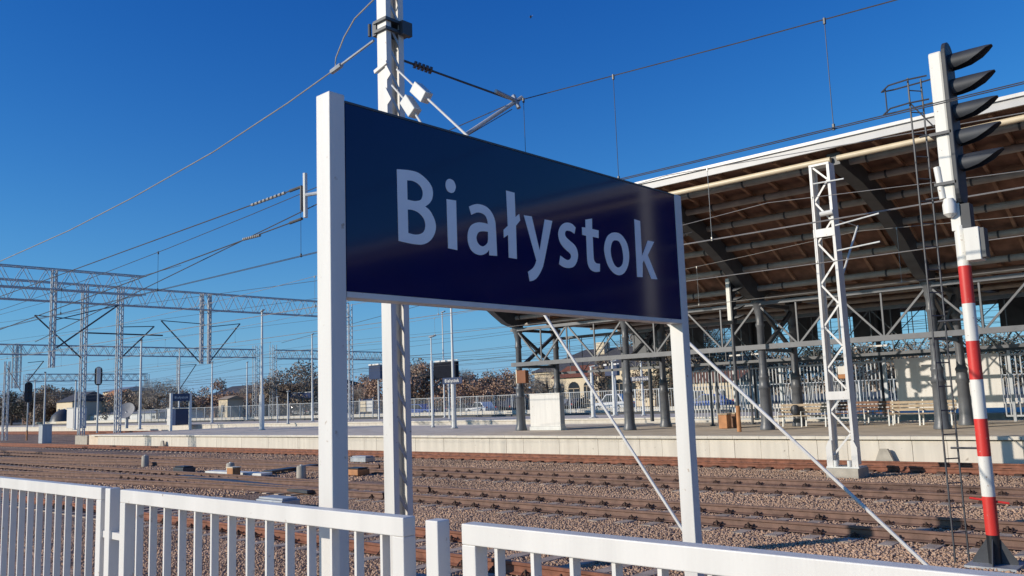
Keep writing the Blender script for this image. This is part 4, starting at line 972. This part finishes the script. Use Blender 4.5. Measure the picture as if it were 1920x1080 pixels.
# ------------------------------------------------------------------ mesh fence and cars at the car park
cf = thing('car_park_fence', 'long grey mesh fence in front of the parked cars', 'fence', (-60, 67.5, .8))
mb = MB(); fp = MB().box(-.05, .05, -.05, .05, 0, 2.1).mesh('fence_post', GALV)
for x in np.arange(-150, 5, 2.6):
    put('fence_post', fp, cf, (x, 67.5, .8))
for x in np.arange(-150, 5, .26): mb.box(x - .015, x + .015, 67.49, 67.51, 1.0, 2.8)
mb.build('mesh_bars', GALV, cf, kind='stuff')
for z in (1.0, 2.85): MB().box(-150, 5, 67.46, 67.54, z - .03, z + .03).build('fence_rail', LGREY, cf)
PAINT = {}
def car(loc, rz, col, label, suv=False):
    pm_ = mat('car_paint_%d_%d_%d' % tuple(int(c * 99) for c in col), col, .25, .1, var=.05, spec=.6, coat=.3)
    t = thing('parked_car', label, 'car', loc, 'cars parked behind the fence'); t.rotation_euler = (0, 0, rz)
    h = 1.0 if suv else .85; top = 1.75 if suv else 1.42
    prof = [(-2.2, .35), (-2.25, .75), (-2.1, h), (2.05, h - .1), (2.3, .7), (2.25, .35)]
    cab = [(-1.95, h), (-1.45, top), (.45, top), (1.2, h)] if suv else [(-1.7, h), (-1.05, top), (.35, top), (1.15, h - .05)]
    def loc_build(mb, nm, m, bev=0):
        o = bpy.data.objects.new(nm, mb.mesh(nm, m)); COL.objects.link(o); o.parent = t
        if bev: b = o.modifiers.new('bevel', 'BEVEL'); b.width = bev; b.segments = 2
        return o
    loc_build(MB().prism([(a, -.87, b) for a, b in prof], (0, 1.74, 0)), 'body', pm_, .08)
    loc_build(MB().prism([(a, -.74, b) for a, b in cab], (0, 1.48, 0)), 'cabin', pm_, .08)
    cx = sum(a for a, b in cab) / 4
    loc_build(MB().prism([(cx + (a - cx) * .86, -.76, h + (b - h) * .84 + .03) for a, b in cab], (0, 1.52, 0)), 'side_window', GLASSD)
    for x in (-1.4, 1.4):
        for y in (-.78, .78):
            w = loc_build(MB().tube((x, y - .11, .33), (x, y + .11, .33), .33, 14), 'wheel', BLACK)
            r_ = bpy.data.objects.new('rim', MB().tube((x, y - .12, .33), (x, y + .12, .33), .19, 10).mesh('rim', LGREY)); COL.objects.link(r_); r_.parent = w
    for y in (-.65, .65): loc_build(MB().box(2.2, 2.31, y - .15, y + .15, .62, .76), 'headlight', WHITE); loc_build(MB().box(-2.3, -2.18, y - .12, y + .12, .72, .86), 'tail_light', RED)
WC, BC, KC, GC, SC_ = (.75, .75, .74), (.05, .12, .42), (.03, .03, .035), (.2, .21, .22), (.45, .46, .47)
cars = [(903, 777, 72, 2.9, WC, 'white car parked behind the fence left of the canopy', 0), (872, 777, 74, .2, GC, 'grey car half hidden behind the white one', 0), (790, 777, 72, .1, BC, 'blue car parked left of the lamp posts', 0), (775, 772, 82, 1.4, SC_, 'silver car behind the blue one', 0),
        (955, 773, 76, 1.5, KC, 'black car parked right of the white car', 0), (975, 773, 76, 1.5, KC, 'second black car beside the first black one', 1), (932, 773, 77, 1.5, GC, 'dark grey car between the white and the black car', 0),
        (1152, 775, 72, 3.0, WC, 'white estate car in front of the cream building', 1), (1090, 772, 80, 1.5, KC, 'dark car beside the guy rod before the building', 0), (1070, 772, 80, 1.5, GC, 'grey car near the second canopy column', 0),
        (1330, 768, 72, 3.1, BC, 'blue car seen right of the right sign post', 0), (1305, 766, 76, 1.5, SC_, 'silver car near the right sign post', 1), (300, 793, 90, 1.3, KC, 'dark car far off left of the small name board', 0), (275, 793, 92, 1.3, GC, 'grey car far off before the bare tree', 0),
        (430, 788, 95, 1.3, SC_, 'silver car far off between the lamp posts', 0), (565, 785, 90, .6, WC, 'white car just left of the sign post', 1), (600, 785, 90, .4, SC_, 'silver car hidden behind the sign post', 0), (455, 788, 95, 1.3, WC, 'white car far off left of the lattice masts', 0), (740, 778, 90, .4, KC, 'black car hidden behind the white mast', 0)]
for px, py, Y, rz, colr, l, suv in cars:
    p = at(px, py, Y=Y); car((p.x, Y, .8), rz, colr, l, bool(suv))

# ------------------------------------------------------------------ buildings
st = thing('station_building', 'cream station building with dark hipped roof and arched doorway', 'building', (-74, 100, .8))
X0, X1, Y0, Y1, ZW = -86.5, -60.5, 100, 112, 6.0
MB().box(X0, X1, Y0, Y1, .8, ZW).build('wall', CREAM, st)
MB().box(X0 - .3, X1 + .3, Y0 - .3, Y1 + .3, ZW + .003, ZW + .3).build('cornice', CREAM, st)
def hip(x0, x1, y0, y1, z0, z1, ins):
    mb = MB(); ym = (y0 + y1) / 2
    mb.v = [(x0, y0, z0), (x1, y0, z0), (x1, y1, z0), (x0, y1, z0), (x0 + ins, ym, z1), (x1 - ins, ym, z1)]; mb.f = [(0, 1, 5, 4), (1, 2, 5), (2, 3, 4, 5), (3, 0, 4), (3, 2, 1, 0)]; return mb
rf = hip(X0 - .6, X1 + .6, Y0 - .6, Y1 + .6, ZW + .303, 9.6, 6).build('roof', SLATE, st)
MB().box(-77.5, -76, 104, 105.5, 7.5, 10.4).build('chimney', CREAM, rf)
MB().box(-80.5, -72.5, 97.5, 99.98, .8, 5.2).build('porch_wall', CREAM, st)
hip(-80.9, -72.1, 97.1, 100.3, 5.203, 6.9, 2).build('porch_roof', REDROOF, st)
def win(parent, x0, x1, y, z0, z1, arch=False, fm=WOOD):
    pts = [(x0, z0), (x1, z0), (x1, z1)] + ([((x0 + x1) / 2 + (x1 - x0) / 2 * math.cos(a), z1 + (x1 - x0) / 2 * math.sin(a)) for a in np.linspace(.3, math.pi - .3, 6)] if arch else []) + [(x0, z1)]
    w = MB().prism([(a, y, b) for a, b in pts], (0, .08, 0)).build('window', GLASSD, parent)
    MB().box((x0 + x1) / 2 - .05, (x0 + x1) / 2 + .05, y - .03, y - .002, z0, z1).box(x0, x1, y - .03, y - .002, z1 - .05, z1 + .05).build('frame', fm, w); return w
for x in (-85, -82.9): win(st, x, x + 1.1, 99.92, 2.2, 4.2, False)
for x in (-79.8, -75.1): win(st, x, x + 1.1, 97.42, 2.0, 3.9, True)
win(st, -77.9, -75.9, 97.42, .9, 3.6, True)
for x in (-71.3, -69.2, -66.8, -64.6, -62.6): win(st, x, x + 1.2, 99.92, 2.0, 4.1, True)
for x in (-70, -66, -63): MB().prism([(x + .3 * math.cos(a), 99.92, 5.2 + .3 * math.sin(a)) for a in np.linspace(0, 2 * math.pi, 10)[:-1]], (0, .06, 0)).build('round_window', GLASSD, st)

def house(px, D, w, dpt, h, rh, label, wm, rm, zb=.8, wins=3):
    p = at(px, 780, D=D); x, y = p.x, p.y
    t = thing('house', label, 'building', (x, y, zb), 'buildings along the left horizon')
    MB().box(x - w / 2, x + w / 2, y, y + dpt, zb, zb + h).build('wall', wm, t)
    mb = MB(); x0, x1, y0, y1, z0, z1 = x - w / 2 - .3, x + w / 2 + .3, y - .3, y + dpt + .3, zb + h + .003, zb + h + rh
    mb.v = [(x0, y0, z0), (x1, y0, z0), (x1, y1, z0), (x0, y1, z0), (x0, (y0 + y1) / 2, z1), (x1, (y0 + y1) / 2, z1)]; mb.f = [(0, 1, 5, 4), (1, 2, 5), (2, 3, 4, 5), (3, 0, 4), (3, 2, 1, 0)]
    mb.build('roof', rm, t)
    for i in range(wins):
        cx = x - w / 2 + w * (i + .5) / wins; win(t, cx - .5, cx + .5, y - .06, zb + h * .35, zb + h * .7, False, WHITE2)
house(120, 170, 8, 8, 4.2, 2, 'low cream house with dark roof at the far left', CREAM, SLATE)
house(60, 190, 12, 10, 4, 3, 'dark roofed house behind the left signal', BRWOOD, SLATE)
house(205, 180, 7, 8, 6.2, 1, 'cream block beside the orange roof', CREAM, GALV)
house(188, 172, 7, 8, 4, 2.4, 'house with orange roof behind the gantry leg', WOOD, ORANGE)
house(430, 190, 18, 12, 5, 2, 'wide brown building with dark roof between the masts', BRWOOD, SLATE)
house(418, 150, 3, 3, 3.4, .6, 'tiny cream hut before the trees', CREAM, WOOD, wins=1)
house(560, 210, 26, 10, 6.5, 1.2, 'long dark building behind the lamp posts left of the sign', DGREY, SLATE, wins=7)
house(230, 160, 30, 8, 1.5, .5, 'long low pale shed behind the gantry legs', WHITE2, GALV, wins=6)
house(1325, 88, 7, 6, 2.6, 1.2, 'low cream building seen right of the right sign post', CREAM, BRWOOD, wins=2)
t = MB().lathe(at(118, 790, D=150), [(2.1, 0), (1.8, 1.0), (1.1, 1.7), (.3, 2.1)], 14).build('coal_heap', DGREY, smooth=True); tag(t, 'dark rounded heap beside the cream house', 'heap')

# ------------------------------------------------------------------ trees
def quads(me, V):
    nv = len(V); me.vertices.add(nv); me.vertices.foreach_set('co', V.ravel()); me.loops.add(nv); me.loops.foreach_set('vertex_index', np.arange(nv, dtype=np.int32))
    me.polygons.add(nv // 4); me.polygons.foreach_set('loop_start', np.arange(0, nv, 4, dtype=np.int32)); me.update(calc_edges=True)
def tree(px, py, D, h, w, kind, label, name='autumn_tree', n=900, leaf=.3, base=.3, seed=0, group='trees behind the station yard'):
    r = np.random.default_rng(int(px * 13 + D)); p = at(px, py, D=D); b = Vector((p.x, p.y, .75)); t = thing(name, label, 'tree', b, group)
    tr = MB(); top = b + Vector((r.uniform(-.3, .3), r.uniform(-.3, .3), h * .72)); tr.path([b, b.lerp(top, .5) + Vector((r.uniform(-.2, .2), r.uniform(-.2, .2), 0)), top], h * .028 + .06, 7, r2=.05)
    ends = []
    for i in range(9):
        u = r.uniform(.28, .8); s_ = b.lerp(top, u); a = r.uniform(0, 6.28); L = w * .5 * r.uniform(.55, .95) * (1.15 - u * .4)
        e = s_ + Vector((math.cos(a) * L, math.sin(a) * L, h * r.uniform(.1, .28))); m_ = s_.lerp(e, .5) + Vector((0, 0, -.04 * h)); tr.path([s_, m_, e], h * .011 + .02, 5, r2=.015); ends.append((e, s_))
    tr.build('trunk', BARK, t)
    # clumps at limb ends and round the top
    cen = [e for e, _ in ends] + [top + Vector((r.uniform(-1, 1) * w * .18, r.uniform(-1, 1) * w * .18, h * r.uniform(.0, .2))) for _ in range(5)]
    cen += [b + Vector((r.uniform(-.42, .42) * w, r.uniform(-.42, .42) * w, h * r.uniform(base, .75))) for _ in range(8)]
    C_ = np.array([tuple(c) for c in cen]); k = r.integers(0, len(C_), n); rad = w * .17
    thin = kind == 'grey'
    dirs = r.normal(0, 1, (n, 3)); dirs /= np.linalg.norm(dirs, axis=1, keepdims=True)
    P = C_[k] + dirs * (r.random((n, 1)) ** .45) * np.array([rad, rad, rad * .8]) * r.uniform(.8, 1.15, (len(C_), 1))[k]
    P[:, 2] = np.maximum(P[:, 2], b.z + h * base * .3)
    d = r.normal(0, 1, (n, 3))
    if thin: d[:, 2] = np.abs(d[:, 2]) * 1.3
    d /= np.linalg.norm(d, axis=1, keepdims=True); e = np.cross(d, r.normal(0, 1, (n, 3))); e /= np.linalg.norm(e, axis=1, keepdims=True)
    L = leaf * (3.0 if thin else 1) * r.uniform(.6, 1.3, (n, 1)); W = leaf * (.12 if thin else 1) * r.uniform(.5, .95, (n, 1))
    V = np.stack([P - d * L / 2, P + e * W / 2, P + d * L / 2, P - e * W / 2], 1).reshape(-1, 3) - np.array(tuple(b))
    me = bpy.data.meshes.new('crown'); quads(me, V); me.materials.append(LEAF[kind])
    o = bpy.data.objects.new('crown', me); COL.objects.link(o); o.parent = t
    return t
TR = [(735, 110, 8.5, 8, 'orange', 'orange autumn tree left of the white mast'), (690, 125, 7.5, 8, 'orange', 'rust coloured tree behind the blue grey board'), (665, 120, 5.5, 6, 'grey', 'bare grey bush beside the left sign post'),
      (775, 120, 10, 9, 'brown', 'tall brown tree just right of the white mast'), (800, 118, 9, 8, 'orange', 'orange tree behind the sleeved lamp post'), (760, 112, 8, 7, 'brown', 'dark brown tree close behind the mast'), (830, 125, 8.5, 9, 'brown', 'brown tree behind the departure boards'),
      (862, 122, 8, 8, 'grey', 'grey bare tree right of the departure boards'), (890, 125, 7.5, 9, 'orange', 'orange tree behind the white car'), (920, 128, 7.5, 8, 'brown', 'brown tree behind the grey car'), (950, 130, 7.8, 9, 'orange', 'orange tree left of the first canopy column'), (975, 125, 7.5, 8, 'brown', 'brown tree behind the first canopy column'),
      (845, 105, 5, 8, 'orange', 'low orange shrub behind the lamp posts'), (905, 105, 4.8, 9, 'orange', 'low orange shrub above the white car'), (945, 108, 4.6, 9, 'orange', 'low rusty shrub above the black cars'),
      (1235, 110, 15, 9, 'brown', 'tall brown tree at the right of the cream building'), (1262, 105, 16, 9, 'brown', 'taller brown tree hidden behind the right sign post'), (1210, 125, 14, 8, 'grey', 'tall bare tree behind the cream building'), (1300, 105, 11.5, 11, 'green', 'dark evergreen right of the sign post'), (1340, 110, 10.5, 11, 'grey', 'bare tree seen under the canopy'), (1385, 120, 8.5, 12, 'green', 'dark evergreen behind the signal'), (1440, 120, 7.5, 12, 'brown', 'brown tree behind the third canopy column'), (1520, 120, 7.5, 14, 'green', 'dark tree left of the lattice mast'), (1600, 120, 7.5, 14, 'brown', 'brown tree right of the lattice mast'), (1680, 120, 7.5, 14, 'green', 'dark tree behind the white boards'), (1760, 115, 7.5, 14, 'brown', 'brown tree behind the fourth canopy column'), (1850, 110, 7.5, 14, 'green', 'dark tree behind the banded signal'), (1930, 110, 7.5, 14, 'brown', 'brown tree at the right edge'),
      (1030, 96, 5.5, 5, 'grey', 'bare bush in front of the cream building'), (1130, 97, 6.5, 4, 'brown', 'brown shrub in front of the cream building'),
      (545, 150, 12, 15, 'brown', 'big round brown tree left of the sign post'), (575, 155, 9.5, 12, 'brown', 'lower brown tree touching the sign post'), (515, 160, 8, 9, 'grey', 'bare tree between the lattice masts'), (465, 170, 9, 9, 'grey', 'grey tree left of the lattice masts'), (440, 175, 7, 9, 'orange', 'orange brown tree behind the wide building'), (405, 165, 10, 8, 'orange', 'pointed orange tree left of the wide building'), (385, 175, 7, 8, 'brown', 'brown tree behind the lamp post'),
      (296, 150, 10.5, 10, 'grey', 'pale bare willow left of the small name board'), (315, 165, 9, 11, 'brown', 'brown tree behind the small name board'), (360, 170, 7, 9, 'brown', 'low brown tree right of the small name board'), (275, 165, 8, 8, 'brown', 'brown tree left of the willow'),
      (232, 165, 9, 8, 'brown', 'rusty tree behind the gantry leg'), (82, 180, 12, 10, 'brown', 'brown tree behind the left lamp posts'), (100, 185, 11, 10, 'brown', 'second brown tree behind the left lamp posts'), (130, 190, 10, 10, 'green', 'dark green tree left of the gantry legs'), (60, 190, 9, 10, 'green', 'dark green tree behind the black signal'), (22, 180, 10, 10, 'green', 'dark green tree at the left edge'), (0, 185, 9, 11, 'brown', 'brown tree cut by the left edge'), (165, 190, 8, 10, 'green', 'dark tree between the gantry legs'), (205, 195, 8, 10, 'green', 'dark tree behind the cream block')]
for px, D, h, w, kind, l in TR:
    h = h * (.74 if px < 630 else (.78 if px < 1000 else 1)); w = w * (.9 if px < 1000 else 1)
    tree(px, 770, D, h, w * .62 if False else w, kind, l, name='evergreen_tree' if kind == 'green' else ('bare_tree' if kind == 'grey' else 'autumn_tree'), n=int((95 if kind == 'grey' else 75) * h * w * (.55 if D > 140 else .8)), leaf=.27 if D < 135 else .36, base=.12)
# low far treeline that closes the horizon
rr = np.random.default_rng(3); N = 52000; ang = rr.uniform(-1.7, 1.35, N); D = rr.uniform(300, 380, N)
cx = np.sin(ang) * D; cy = np.cos(ang) * D; hh = 5 + 1.2 * np.sin(cx * .05) + 1.2 * np.sin(cy * .11)
P = np.stack([cx, cy, .3 + rr.random(N) * hh], 1); d = rr.normal(0, 1, (N, 3)); d /= np.linalg.norm(d, axis=1, keepdims=True); e = np.cross(d, rr.normal(0, 1, (N, 3))); e /= np.linalg.norm(e, axis=1, keepdims=True)
L = rr.uniform(.6, 1.3, (N, 1)); V = np.stack([P - d * L, P + e * L * .7, P + d * L, P - e * L * .7], 1).reshape(-1, 3)
me = bpy.data.meshes.new('far_wood'); quads(me, V); me.materials.append(LEAF['brown']); o = bpy.data.objects.new('far_wood', me); COL.objects.link(o); tag(o, 'distant brown wood along the horizon', 'wood', kind='stuff')
print('objects', len(bpy.data.objects))
